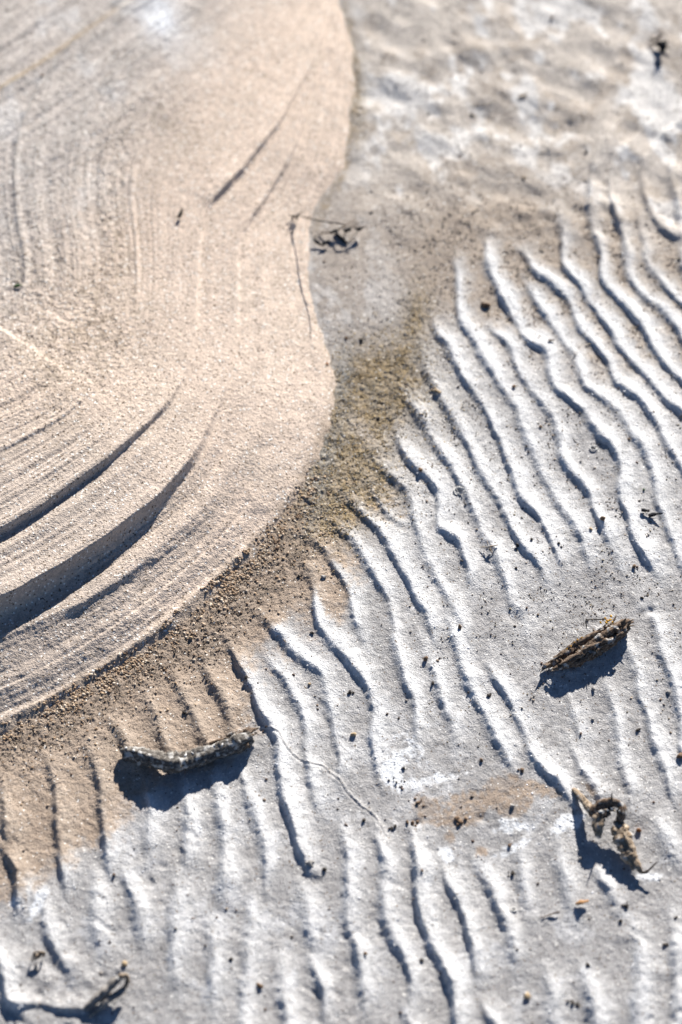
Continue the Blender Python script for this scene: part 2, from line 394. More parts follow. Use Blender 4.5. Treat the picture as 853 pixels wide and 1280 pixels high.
# upper right: cream sand with cloudy white salt
CG = mixc(CG, tr * 0.93, (0.49, 0.435, 0.38))
CG = mixc(CG, tr * sst(.1, .7, fbm(UU, VV, 24, 106, 3)) * .5, (0.36, 0.30, 0.245))
cloud = sst(0.02, 0.55, fbm(UU - .5 * VV, VV + .3 * UU, 30, 105, 3, 42) + 0.25 * nf + .5 * (bl(520, 150, 55, 60) + bl(820, 120, 50, 80) + bl(660, 120, 50, 20) + bl(480, 90, 60, 40) + bl(490, 380, 40, 50) + bl(690, 20, 60, 20) + bl(730, 250, 80, 40)) - .25 * (bl(620, 230, 80, 60) + bl(640, 290, 100, 40)) - 0.12)
CG = mixc(CG, cloud * tr * 0.8, (0.67, 0.645, 0.615))
midr = bl(450, 340, 75, 85) 
CG = mixc(CG, np.clip(midr * 1.3, 0, 1) * .6, (0.41, 0.355, 0.305))
CG = mixc(CG, np.clip(bl(405, 350, 42, 140) * 1.3 + bl(440, 200, 18, 120), 0, 1) * .5 * (1 - .4 * cloud), (0.37, 0.315, 0.265))
CG = mixc(CG, np.clip(cloud * midr, 0, 1) * .7, (0.58, 0.56, 0.54))
# tan sand in the troughs of the upper ripples
tz = np.clip(bl(700, 345, 200, 80, 12) * 2.0 + bl(760, 400, 110, 60, 30) * .8 + bl(620, 350, 60, 80) * .6, 0, 1) * np.clip(1.05 - 1.35 * hn + .3 * nf, 0, 1)
CG = mixc(CG, np.clip(tz * .9, 0, 1), (0.36, 0.295, 0.235))
# tan strip along the bank
wd = 142 + 62 * sst(230, 0, UU) - 20 * sst(350, 450, UU)
wd = wd + 80 * bl(245, 915, 90, 62) + 35 * bl(60, 1030, 80, 60) + 40 * bl(420, 730, 40, 60)
tan = sst(-12, 52, wd + 30 * nz + 14 * nf + 8 * ns + dC - 60 * hn * sst(260, 360, UU)) * sst(560, 640, VV)
CG = mixc(CG, tan, (0.375, 0.295, 0.23))
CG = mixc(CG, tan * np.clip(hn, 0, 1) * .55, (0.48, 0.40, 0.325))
CG = mixc(CG, tan * sst(.1, .8, nf + nz) * .45, (0.30, 0.23, 0.175))
tb = np.clip(bl(590, 1003, 16, 17) * 1.0 + bl(560, 1000, 20, 12) * .6 + bl(622, 995, 14, 22, -20) * 1.3 + bl(650, 985, 30, 14, 20) * 1.2 + bl(645, 1008, 18, 18) * 1.2 + bl(530, 1010, 14, 18) * 1.1 + bl(562, 1025, 20, 14) + bl(588, 1020, 14, 12) + bl(690, 990, 20, 7, 20) + bl(735, 985, 22, 6, 40) * .8 + bl(603, 1065, 12, 9) * .9 + bl(560, 1048, 10, 9) * .8 + bl(555, 945, 30, 12) * .35, 0, 1)
tb = sst(.42, .85, tb * (1.15 - .5 * hn) + .22 * nf + .1 * ns)
CG = mixc(CG, tb * (.55 + .35 * sst(-.4, .5, ns + nf)), (0.34, 0.26, 0.195))
wp = sst(.35, .8, np.clip(bl(705, 1030, 24, 12, -30) * 1.2 + bl(640, 1030, 22, 10) + bl(560, 1068, 14, 10) + bl(488, 962, 10, 26) * .6 + bl(540, 975, 50, 9, -15) * .8 + bl(48, 1130, 7, 30, 25) * 1.2 + bl(492, 970, 14, 12) + bl(20, 1130, 12, 10) * .7 + bl(515, 935, 20, 22) * .7 + bl(640, 1060, 26, 8, -20) * .8 + bl(815, 1095, 20, 10) * .7, 0, 1.2) + .3 * nf + .15 * ns)
CG = mixc(CG, wp * .85, (0.78, 0.79, 0.80))
# damp dark, crumbly and olive ground
crumb = sst(0.0, 0.6, nf + .8 * ns + .1)
damp = np.clip(np.exp(-(np.maximum(-dC - 28, 0) / 26) ** 2) * sst(600, 700, VV) * sst(-45, -15, -np.abs(dC + 26)) + bl(265, 815, 34, 18, -35) * .9 + bl(140, 935, 36, 22, -20) * .5 + bl(320, 740, 40, 30, -40) * .7 + bl(360, 700, 40, 30, 0) * .6, 0, 1)
CG = mixc(CG, damp * (0.25 + 0.6 * crumb), (0.205, 0.165, 0.13))
CG = mixc(CG, np.clip(olive * (0.7 + .4 * crumb) * (1.1 - .6 * hn), 0, 1), (0.31, 0.235, 0.14))
CG = mixc(CG, olive * sst(.2, .8, vnoise(UU, VV, 11, 111) + .5 * ns) * .6, (0.17, 0.16, 0.14))
gb = np.clip(bl(408, 560, 20, 45, 20) + bl(395, 620, 16, 40, 10) + bl(430, 470, 12, 40), 0, 1)
CG = mixc(CG, gb * .45, (0.30, 0.31, 0.31))
streak = np.clip(bl(455, 542, 30, 9, 50) * 1.2, 0, 1)
CG = mixc(CG, streak * .85, (0.43, 0.37, 0.31))
CG = mixc(CG, crackm * .8, (0.66, 0.62, 0.58))
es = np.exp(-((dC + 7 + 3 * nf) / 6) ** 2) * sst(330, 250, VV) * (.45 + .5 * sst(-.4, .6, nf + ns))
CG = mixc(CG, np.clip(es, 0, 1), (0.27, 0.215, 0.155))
# dark specks of crumbs in the dry troughs on the right
sp = sst(.55, .95, vnoise(UU, VV, 3.2, 121) * .7 + .5 * vnoise(UU, VV, 18, 122)) * np.clip(1.1 - 1.6 * hn, 0, 1) * sst(450, 560, UU) * (1 - .6 * sst(700, 900, VV)) * (1 - tr)
CG = mixc(CG, sp * .55, (0.24, 0.22, 0.19))
CG *= (1 + 0.06 * nf + .05 * ns)[..., None]

CB = np.zeros(SH + (3,), F32) + np.array((0.60, 0.485, 0.395), F32)
CB = mixc(CB, sst(-.2, .7, nz) * .25, (0.46, 0.39, 0.32))
CB = CB * (1 + np.clip(.10 * stri + .06 * fine, -.25, .2) * (.35 + .65 * np.clip(low + left + topl + mid, 0, 1)) * (.4 + .6 * brk2))[..., None]
CB = mixc(CB, np.clip(sst(300, 100, UU) * sst(480, 620, VV), 0, 1) * .7, (0.42, 0.36, 0.31))  # lower left of bank darkened: painted shade for the slope facing away
lay = sst(-.2, .5, n1(dC, 9.0, 31, 2)) * np.exp(-((dD - 18) / 14) ** 2) * sst(650, 720, VV)
CB = mixc(CB, np.clip(lay * sst(.3, .7, ns + .4), 0, 1) * .5, (0.33, 0.25, 0.16))
g2 = np.clip(grit, 0, 1)
CB = mixc(CB, g2 * .35 * sst(-.3, .5, ns + .4 * nf), (0.36, 0.30, 0.235))
CB = mixc(CB, g2 * sst(.1, .75, vnoise(UU, VV, 4.5, 131) + .35 * vnoise(UU, VV, 20, 132)) * .55, (0.27, 0.215, 0.16))
CB = mixc(CB, topl * .7, (0.47, 0.44, 0.415))
CB = mixc(CB, topl * sst(0.0, .8, stri * .6 + nf * .7) * .5, (0.31, 0.285, 0.26))
CB = mixc(CB, topl * sst(.25, .8, fbm(UU, VV, 50, 133, 2) + .25 * nf + .8 * bl(200, 22, 26, 30) + .4 * bl(40, 100, 50, 40)) * .35, (0.62, 0.62, 0.62))
CB = mixc(CB, np.clip(bl(200, 20, 24, 28) * 1.2, 0, 1) * .7, (0.72, 0.74, 0.77))
CB = mixc(CB, np.clip(bl(200, 150, 45, 14, -25) + bl(230, 175, 35, 10, -20) * .6, 0, 1) * sst(-.2, .6, nf + ns * .5) * .5, (0.30, 0.255, 0.21))
tt = np.exp(-((qs - 92) / 3.5) ** 2) * sst(240, 60, UU) * topl
CB = mixc(CB, tt * .7, (0.36, 0.27, 0.17))
eb = sst(16, -2, dCw + 5 * nf) * sst(470, 600, VV) + .5 * sst(8, -4, dCw)
CB = mixc(CB, np.clip(eb, 0, 1) * .75, (0.39, 0.31, 0.24))
CB *= (1 + 0.05 * nf + .05 * ns)[..., None]


def samp(img, u, v):
    x = np.clip(u - U0, 0, SH[1] - 1.001)
    y = np.clip(v - V0, 0, SH[0] - 1.001)
    xi = x.astype(np.int32); yi = y.astype(np.int32)
    fx = (x - xi).astype(F32); fy = (y - yi).astype(F32)
    if img.ndim == 3:
        fx = fx[..., None]; fy = fy[..., None]
    return (img[yi, xi] * (1 - fx) + img[yi, xi + 1] * fx) * (1 - fy) + (img[yi + 1, xi] * (1 - fx) + img[yi + 1, xi + 1] * fx) * fy


def boxblur(a, r):
    for ax in (0, 1):
        c = np.cumsum(np.pad(a.astype(np.float64), [(r + 1, r) if k == ax else (0, 0) for k in (0, 1)], mode='edge'), axis=ax)
        n = a.shape[ax]
        a = (np.take(c, range(2 * r + 1, 2 * r + 1 + n), axis=ax) - np.take(c, range(0, n), axis=ax)) / (2 * r + 1)
    return a.astype(F32)


HBs = boxblur(HB, 10)

# ------------------------------------------------------------------ world grids
STEP = 0.0011
xin = np.arange(-0.56, 0.56, STEP)
yin = np.arange(0.50, 2.16, STEP)


def grow(a, far, sgn):
    out = []
    x = a; s = STEP
    while abs(x) < far:
        s = min(s * 1.28, 1.2)
        x = x + sgn * s
        out.append(x)
    return out


xg = np.array(grow(xin[0], 40, -1)[::-1] + list(xin) + grow(xin[-1], 40, 1))
yg = np.array([y for y in grow(yin[0], 40, -1)][::-1] + list(yin) + grow(yin[-1], 60, 1))
XG, YG = np.meshgrid(xg, yg)
inner = (XG >= -0.57) & (XG <= 0.57) & (YG >= 0.49) & (YG <= 2.17)
YGc = np.clip(YG, 0.45, 2.4)
ug, vg = proj(np.clip(XG, -.7, .7), YGc, 0.0)
Z = samp(HG, ug, vg)
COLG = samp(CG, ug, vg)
micro = 0.00024 * fbm(XG, YG, 0.0042, 201, 2).astype(F32) + 0.00013 * rng.standard_normal(XG.shape).astype(F32)
rough = samp(np.clip(0.75 + 1.6 * olive + 1.0 * strip + .8 * tan * 1.0, 0, 2.4).astype(F32), ug, vg)
Z = Z + micro * rough
dist = np.maximum.reduce([np.abs(XG) - 0.56, 0.50 - YG, YG - 2.16, np.zeros_like(XG)])
far = sst(0.0, 0.08, dist)
Zfar = 0.002 * fbm(XG, YG, .25, 202, 2) + 0.004 * fbm(XG, YG, 1.5, 203, 2) + 0.002 * np.sin(XG * 140 + 3 * fbm(XG, YG, .3, 204, 2)) * (dist < .5) * sst(0.5, 0.1, dist)
Z = Z * (1 - far) + Zfar * far
COLG = COLG * (1 - far[..., None]) + (np.array((0.50, 0.47, 0.44)) * (1 + .12 * fbm(XG, YG, .3, 205, 3))[..., None]) * far[..., None]


def make_grid(name, X, Y, Zm, Cm, mat, keep=None):
    ny, nx = X.shape
    idx = np.arange(ny * nx).reshape(ny, nx)
    q = np.stack([idx[:-1, :-1], idx[:-1, 1:], idx[1:, 1:], idx[1:, :-1]], -1).reshape(-1, 4)
    co = np.stack([X, Y, Zm], -1).reshape(-1, 3).astype(F32)
    c = Cm.reshape(-1, 3).astype(F32)
    if keep is not None:
        kf = keep.reshape(-1)[q].any(1)
        q = q[kf]
        used = np.zeros(len(co), bool); used[q.ravel()] = True
        re = np.cumsum(used) - 1
        q = re[q]; co = co[used]; c = c[used]
    me = bpy.data.meshes.new(name)
    me.vertices.add(len(co)); me.vertices.foreach_set('co', co.ravel())
    me.loops.add(q.size); me.loops.foreach_set('vertex_index', q.ravel().astype(np.int32))
    me.polygons.add(len(q)); me.polygons.foreach_set('loop_start', np.arange(0, q.size, 4, dtype=np.int32))
    me.polygons.foreach_set('use_smooth', np.ones(len(q), bool))
    at = me.attributes.new('tint', 'FLOAT_COLOR', 'POINT')
    at.data.foreach_set('color', np.column_stack([np.clip(c, 0, 1), np.ones(len(c), F32)]).astype(F32).ravel())
    me.update(calc_edges=True)
    me.materials.append(mat)
    o = bpy.data.objects.new(name, me)
    COL.objects.link(o)
    return o


# ------------------------------------------------------------------ materials
def newmat(name):
    m = bpy.data.materials.new(name)
    m.use_nodes = True
    n = m.node_tree.nodes
    b = n['Principled BSDF']
    b.inputs['Roughness'].default_value = 0.9
    b.inputs['Specular IOR Level'].default_value = 0.2
    return m, n, m.node_tree.links, b


def sand_mat(name, grain, gvar, bumpd, sparkle):
    m, n, l, b = newmat(name)
    at = n.new('ShaderNodeAttribute'); at.attribute_name = 'tint'
    tc = n.new('ShaderNodeNewGeometry')
    vo = n.new('ShaderNodeTexVoronoi'); vo.inputs['Scale'].default_value = grain
    l.new(tc.outputs['Position'], vo.inputs['Vector'])
    sep = n.new('ShaderNodeSeparateColor'); l.new(vo.outputs['Color'], sep.inputs[0])
    mr = n.new('ShaderNodeMapRange')
    mr.inputs['To Min'].default_value = 1 - gvar; mr.inputs['To Max'].default_value = 1 + gvar
    l.new(sep.outputs[0], mr.inputs['Value'])
    nz_ = n.new('ShaderNodeTexNoise'); nz_.inputs['Scale'].default_value = 60; nz_.inputs['Detail'].default_value = 5
    l.new(tc.outputs['Position'], nz_.inputs['Vector'])
    mr2 = n.new('ShaderNodeMapRange'); mr2.inputs['From Min'].default_value = .3; mr2.inputs['From Max'].default_value = .7
    mr2.inputs['To Min'].default_value = .93; mr2.inputs['To Max'].default_value = 1.07
    l.new(nz_.outputs['Fac'], mr2.inputs['Value'])
    mu = n.new('ShaderNodeMath'); mu.operation = 'MULTIPLY'
    l.new(mr.outputs[0], mu.inputs[0]); l.new(mr2.outputs[0], mu.inputs[1])
    vm = n.new('ShaderNodeVectorMath'); vm.operation = 'SCALE'
    l.new(at.outputs['Color'], vm.inputs[0]); l.new(mu.outputs[0], vm.inputs['Scale'])
    # single dark or pale grains
    gt = n.new('ShaderNodeMath'); gt.operation = 'GREATER_THAN'; gt.inputs[1].default_value = 1 - sparkle
    l.new(sep.outputs[1], gt.inputs[0])
    mx = n.new('ShaderNodeMix'); mx.data_type = 'RGBA'
    l.new(gt.outputs[0], mx.inputs['Factor']); l.new(vm.outputs[0], mx.inputs['A']); mx.inputs['B'].default_value = (.8, .77, .72, 1)
    lt = n.new('ShaderNodeMath'); lt.operation = 'LESS_THAN'; lt.inputs[1].default_value = sparkle * 1.2
    l.new(sep.outputs[2], lt.inputs[0])
    mx2 = n.new('ShaderNodeMix'); mx2.data_type = 'RGBA'
    l.new(lt.outputs[0], mx2.inputs['Factor']); l.new(mx.outputs['Result'], mx2.inputs['A']); mx2.inputs['B'].default_value = (.16, .12, .085, 1)
    l.new(mx2.outputs['Result'], b.inputs['Base Color'])
    nb = n.new('ShaderNodeTexNoise'); nb.inputs['Scale'].default_value = grain * .55; nb.inputs['Detail'].default_value = 3; nb.inputs['Roughness'].default_value = .7
    l.new(tc.outputs['Position'], nb.inputs['Vector'])
    ad = n.new('ShaderNodeMath'); ad.operation = 'MULTIPLY_ADD'; ad.inputs[1].default_value = .6
    l.new(vo.outputs['Distance'], ad.inputs[0]); l.new(nb.outputs['Fac'], ad.inputs[2])
    bp = n.new('ShaderNodeBump'); bp.inputs['Strength'].default_value = .8; bp.inputs['Distance'].default_value = bumpd
    l.new(ad.outputs[0], bp.inputs['Height'])
    l.new(bp.outputs['Normal'], b.inputs['Normal'])
    b.inputs['Roughness'].default_value = .95
    b.inputs['Specular IOR Level'].default_value = .1
    return m


M_bed = sand_mat('salt_crusted_sand', 800, .15, .0010, .010)
M_bank = sand_mat('loose_sand', 620, .17, .0011, .03)


def wood_mat(name, c0, c1, c2, scale=220, stretch=6, salt=0.3):
    m, n, l, b = newmat(name)
    at = n.new('ShaderNodeAttribute'); at.attribute_name = 'grainuv'
    mp = n.new('ShaderNodeMapping'); mp.inputs['Scale'].default_value = (scale, scale * 4, 1)
    l.new(at.outputs['Vector'], mp.inputs['Vector'])
    nz_ = n.new('ShaderNodeTexNoise'); nz_.inputs['Scale'].default_value = 1.0; nz_.inputs['Detail'].default_value = 5; nz_.inputs['Roughness'].default_value = .65
    l.new(mp.outputs[0], nz_.inputs['Vector'])
    cr = n.new('ShaderNodeValToRGB')
    e = cr.color_ramp.elements
    e[0].position = .34; e[0].color = (*c0, 1)
    e[1].position = .52; e[1].color = (*c1, 1)
    x = cr.color_ramp.elements.new(.68); x.color = (*c2, 1)
    l.new(nz_.outputs['Fac'], cr.inputs['Fac'])
    g = n.new('ShaderNodeNewGeometry')
    n2 = n.new('ShaderNodeTexNoise'); n2.inputs['Scale'].default_value = 130; n2.inputs['Detail'].default_value = 4
    l.new(g.outputs['Position'], n2.inputs['Vector'])
    mr = n.new('ShaderNodeMapRange'); mr.inputs['From Min'].default_value = .68 - salt * .4; mr.inputs['From Max'].default_value = .78 - salt * .4
    l.new(n2.outputs['Fac'], mr.inputs['Value'])
    mx = n.new('ShaderNodeMix'); mx.data_type = 'RGBA'
    l.new(mr.outputs[0], mx.inputs['Factor']); l.new(cr.outputs[0], mx.inputs['A']); mx.inputs['B'].default_value = (.5, .48, .45, 1)
    l.new(mx.outputs['Result'], b.inputs['Base Color'])
    bp = n.new('ShaderNodeBump'); bp.inputs['Strength'].default_value = .9; bp.inputs['Distance'].default_value = .0012
    l.new(nz_.outputs['Fac'], bp.inputs['Height']); l.new(bp.outputs['Normal'], b.inputs['Normal'])
    return m


M_log = wood_mat('salty_grey_wood', (.03, .025, .02), (.13, .115, .10), (.36, .33, .29), salt=.32)
M_bark = wood_mat('weathered_brown_wood', (.02, .013, .009), (.15, .10, .068), (.44, .36, .28), salt=.25)
M_root = wood_mat('pale_root_wood', (.10, .065, .04), (.32, .24, .165), (.50, .43, .35), salt=.3)
M_twig = wood_mat('dark_twig_wood', (.02, .016, .013), (.055, .042, .032), (.12, .09, .065), salt=0.0)


def flat_mat(name, c, var=.25, sc=400):
    m, n, l, b = newmat(name)
    g = n.new('ShaderNodeNewGeometry')
    t = n.new('ShaderNodeTexNoise'); t.inputs['Scale'].default_value = sc; t.inputs['Detail'].default_value = 4
    l.new(g.outputs['Position'], t.inputs['Vector'])
    cr = n.new('ShaderNodeValToRGB')
    cr.color_ramp.elements[0].position = .3; cr.color_ramp.elements[0].color = (*[x * (1 - var) for x in c], 1)
    cr.color_ramp.elements[1].position = .7; cr.color_ramp.elements[1].color = (*[min(1, x * (1 + var)) for x in c], 1)
    l.new(t.outputs['Fac'], cr.inputs['Fac']); l.new(cr.outputs[0], b.inputs['Base Color'])
    bp = n.new('ShaderNodeBump'); bp.inputs['Strength'].default_value = .7; bp.inputs['Distance'].default_value = .0008
    l.new(t.outputs['Fac'], bp.inputs['Height']); l.new(bp.outputs['Normal'], b.inputs['Normal'])
    return m


M_stone = {k: flat_mat(k + '_stone', c) for k, c in dict(dark=(.06, .05, .042), brown=(.17, .11, .07), tan=(.42, .31, .19), grey=(.30, .28, .26), rust=(.30, .13, .05)).items()}
M_lichen = flat_mat('yellow_lichen', (.50, .26, .03), .4)
M_leaf = flat_mat('green_leaf', (.03, .08, .025), .3)
M_char = flat_mat('dark_leaf', (.02, .02, .022), .4)
M_shell = flat_mat('shell', (.62, .60, .56), .15)
M_grit = None


def grain_mat(name):
    m, n, l, b = newmat(name)
    at = n.new('ShaderNodeAttribute'); at.attribute_name = 'tint'
    l.new(at.outputs['Color'], b.inputs['Base Color'])
    return m


M_grain = grain_mat('sand_grain')

# ------------------------------------------------------------------ build ground
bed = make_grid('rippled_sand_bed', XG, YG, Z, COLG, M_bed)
bed['kind'] = 'structure'

# bank: same lattice, only where it rises from the bed; picture position corrected for its height
by = (YG > 0.49) & (YG < 2.3) & (XG > -0.9) & (XG < 0.2)
rows = np.where(by.any(1))[0]; cols = np.where(by.any(0))[0]
XB = XG[rows[0]:rows[-1] + 1, cols[0]:cols[-1] + 1]; YB = YG[rows[0]:rows[-1] + 1, cols[0]:cols[-1] + 1]
zs = np.zeros_like(XB)
for _ in range(4):
    ub, vb = proj(XB, YB, zs)
    zs = 0.5 * zs + 0.5 * samp(HBs, ub, vb)
for _ in range(3):
    ub, vb = proj(XB, YB, zs)
    zs = samp(HBs, ub, vb)
ub, vb = proj(XB, YB, zs)
zb = samp(HB, ub, vb)
mB = 0.00030 * fbm(XB, YB, 0.0032, 211, 2).astype(F32) + 0.00020 * rng.standard_normal(XB.shape).astype(F32)
gB = samp((0.75 + 0.6 * grit).astype(F32), ub, vb)
zb = zb + mB * gB
dcb = samp(dC, ub, vb)
bank = make_grid('smooth_sand_bank', XB, YB, zb, samp(CB, ub, vb), M_bank, keep=(dcb > -14))
bank['kind'] = 'structure'


def gz(u, v):
    """height of the bed under a spot of the photograph"""
    a = np.array([float(u)]); b = np.array([float(v)])
    return float(samp(HG, a, b)[0])


def bz(u, v):
    a = np.array([float(u)]); b = np.array([float(v)])
    return float(samp(HB, a, b)[0])


def G(u, v, dz=0.0):
    d = float(samp(dC, np.array([float(u)]), np.array([float(v)]))[0])
    z = bz(u, v) if d > 0 else gz(u, v)
    return P(u, v, z + dz)


# ------------------------------------------------------------------ mesh builder for things
class MB:
    def __init__(s):
        s.v = []; s.f = []; s.g = []

    def tube(s, path, rad, sides=10, rough=.12, ridge=.1, squash=1.0, seed=0, cap=True, step=0.002, g0=0.0):
        path = [Vector(p) for p in path]
        n = len(path)
        # resample
        pts = catmull([(p.x, p.y, p.z, r) for p, r in zip(path, rad)], step) if n > 2 else None
        if pts is None:
            L = (path[1] - path[0]).length
            k = max(2, int(L / step))
            pts = np.array([[*(path[0].lerp(path[1], i / k)), rad[0] + (rad[1] - rad[0]) * i / k] for i in range(k + 1)])
        else:
            # z was interpolated linearly by catmull(): fine
            pass
        r_ = random.Random(seed)
        ph_ = [r_.uniform(0, 6.28) for _ in range(6)]
        base = len(s.v)
        ring = []
        acc = 0
        wst = 0.0
        m = len(pts)
        for i in range(m):
            p = Vector(pts[i][:3])
            a = Vector(pts[max(0, i - 1)][:3]); b = Vector(pts[min(m - 1, i + 1)][:3])
            t = (b - a).normalized() if (b - a).length > 1e-9 else Vector((0, 1, 0))
            side = t.cross(Vector((0, 0, 1)))
            if side.length < .05:
                side = Vector((1, 0, 0))
            side.normalize(); upv = side.cross(t).normalized()
            if i:
                acc += (p - Vector(pts[i - 1][:3])).length
            r = pts[i][3]
            row = []
            wst = wst * .78 + r_.uniform(-1, 1) * .8
            wob_ = 1 + rough * max(-1.6, min(1.6, wst))
            for k in range(sides):
                th = 2 * math.pi * k / sides
                rr = r * wob_ * (1 + ridge * (math.sin(3 * th + ph_[2] + acc * 60) * .5 + math.sin(7 * th + ph_[3] + acc * 25) * .5) + r_.uniform(-1, 1) * rough * .45)
                q = p + side * math.cos(th) * rr + upv * math.sin(th) * rr * squash
                row.append(len(s.v)); s.v.append(q); s.g.append((acc + g0, th * .004 + seed * .37, 0))
            ring.append(row)
        for i in range(m - 1):
            for k in range(sides):
                k2 = (k + 1) % sides
                s.f.append((ring[i][k], ring[i][k2], ring[i + 1][k2], ring[i + 1][k]))
        if cap:
            for row, i in ((ring[0], 0), (ring[-1], m - 1)):
                c = Vector(pts[i][:3])
                ci = len(s.v); s.v.append(c); s.g.append((acc * (i > 0) + g0, .01, 0))
                for k in range(sides):
                    k2 = (k + 1) % sides
                    s.f.append((row[k2], row[k], ci) if i == 0 else (row[k], row[k2], ci))
        return s

    def rock(s, c, size, seed=0, angular=.25, sub=1):
        r_ = random.Random(seed)
        import bmesh
        bm = bmesh.new()
        bmesh.ops.create_icosphere(bm, subdivisions=sub, radius=1)
        base = len(s.v)
        dirs = [Vector((r_.uniform(-1, 1), r_.uniform(-1, 1), r_.uniform(-1, 1))).normalized() for _ in range(7)]
        rot = r_.uniform(0, 6.28)
        cr_, sr_ = math.cos(rot), math.sin(rot)
        for v in bm.verts:
            p = v.co.copy()
            for d in dirs:
                k = p.dot(d)
                if k > .62:
                    p -= d * (k - .62) * .9
            p *= 1 + r_.uniform(-angular, angular) * .45
            x, y, z_ = p.x * size[0], p.y * size[1], p.z * size[2]
            s.v.append(Vector(c) + Vector((x * cr_ - y * sr_, x * sr_ + y * cr_, z_)))
            s.g.append((x, y, 0))
        for f in bm.faces:
            s.f.append(tuple(base + v.index for v in f.verts))
        bm.free()
        return s

    def slab(s, poly, thick, seed=0):
        """thin plate from 3d outline points, given a real thickness"""
        base = len(s.v); n = len(poly)
        for p in poly:
            s.v.append(Vector(p)); s.g.append((p[0], p[1], 0))
        for p in poly:
            s.v.append(Vector(p) - Vector((0, 0, thick))); s.g.append((p[0], p[1], 0))
        s.f.append(tuple(base + i for i in range(n)))
        s.f.append(tuple(base + n + i for i in reversed(range(n))))
        for i in range(n):
            j = (i + 1) % n
            s.f.append((base + i, base + n + i, base + n + j, base + j))
        return s

    def build(s, name, mat, parent=None, origin=None, smooth=True):
        o0 = Vector(parent.location) if parent else Vector(origin if origin is not None else (0, 0, 0))
        me = bpy.data.meshes.new(name)
        me.from_pydata([tuple(Vector(v) - o0) for v in s.v], [], s.f)
        at = me.attributes.new('grainuv', 'FLOAT_VECTOR', 'POINT')
        at.data.foreach_set('vector', np.array(s.g, F32).ravel())
        me.polygons.foreach_set('use_smooth', [smooth] * len(me.polygons))
        me.materials.append(mat)
        me.update()
        o = bpy.data.objects.new(name, me)
        COL.objects.link(o)
        if parent:
            o.parent = parent
        else:
            o.location = o0
        return o


def tag(o, label=None, cat=None, group=None, kind=None):
    if label: o['label'] = label
    if cat: o['category'] = cat
    if group: o['group'] = group
    if kind: o['kind'] = kind
    return o


def empty(name, loc, label, cat, group=None):
    o = bpy.data.objects.new(name, None)
    COL.objects.link(o)
    o.location = loc
    o.empty_display_size = .01
    return tag(o, label, cat, group)


MM = .001
# ---- 1. long bent salt-bleached stick, lower left
lo = empty('driftwood_branch', P(238, 962, 0), 'long bent grey salt-bleached branch lying across the edge of the brown sand', 'driftwood')
m = MB()
m.tube([P(155, 941, .0075), P(170, 943, .009), P(190, 948, .0105), P(212, 953, .0125), P(232, 951, .0105), (P(255, 944, .009)), P(280, 935, .0085), P(300, 927, .0085), P(314, 920, .0085)],
       [7 * MM, 8.6 * MM, 8.8 * MM, 10.4 * MM, 9.8 * MM, 8.8 * MM, 8.6 * MM, 9.0 * MM, 7 * MM], 26, .12, .17, 1.0, 3, step=.0011)
m.tube([P(158, 939, .0105), P(151, 939, .009)], [3.5 * MM, 2.0 * MM], 8, .2, .2, 1, 4, step=.001)
m.build('trunk', M_log, lo)
m = MB()
for k, (a, b, r0, r1) in enumerate([((296, 922), (325, 909), 3.6, .9), ((300, 928), (321, 916), 3.2, 1.2), ((290, 933), (318, 926), 2.8, .8), ((302, 918), (312, 908), 2.2, .6), ((306, 930), (313, 934), 2.6, 1.0), ((283, 920), (300, 913), 2.0, .6), ((262, 930), (285, 922), 2.0, .7), ((306, 920), (318, 912), 2.4, .8)]):
    m.tube([P(*a, .0105 + .002 * (k % 3 - 1)), P((a[0] + b[0]) / 2, (a[1] + b[1]) / 2 - 1, .0125 + .002 * (k % 2)), P(*b, .009 - .002 * (k % 3))], [r0 * MM, (r0 * .75) * MM, r1 * MM], 8, .25, .25, .8, 30 + k, step=.0012)
m.build('splintered_end', M_bark, lo)
m = MB()
for k in range(14):
    t = k / 13
    x = 158 + 120 * t; y = 934 + 12 * math.sin(min(1, t * 1.15) * 3.0) - 13 * max(0, t - .55)
    m.rock(P(x, y + 1.0, .0165 + .002 * math.sin(math.pi * min(1, t * 1.2)) + .001 * math.sin(k)), (random.uniform(1.6, 3.4) * MM, random.uniform(1.2, 2.0) * MM, random.uniform(.8, 1.3) * MM), 50 + k)
m.build('salt_crust', flat_mat('salt_on_wood', (.62, .60, .57), .12), lo, smooth=True)

# fine pale root trailing from its end
# ---- 2. weathered split chunk, right
ch = empty('driftwood_chunk', P(735, 815, 0), 'weathered split brown wood chunk with yellow lichen and jagged shadow at right', 'driftwood')
ax0 = (680, 838); ax1 = (786, 778)


def axp(t, off, z):
    # off = pixels across the axis, positive to the lower right side
    nx, ny = .49, .87
    off *= 1.3 * (.4 + .6 * min(1, max(0, t) * 2.2)) * (1 - .35 * max(0, min(1, t) - .75) / .25)
    z *= .8
    return P(ax0[0] + (ax1[0] - ax0[0]) * t + nx * off, ax0[1] + (ax1[1] - ax0[1]) * t + ny * off, z)


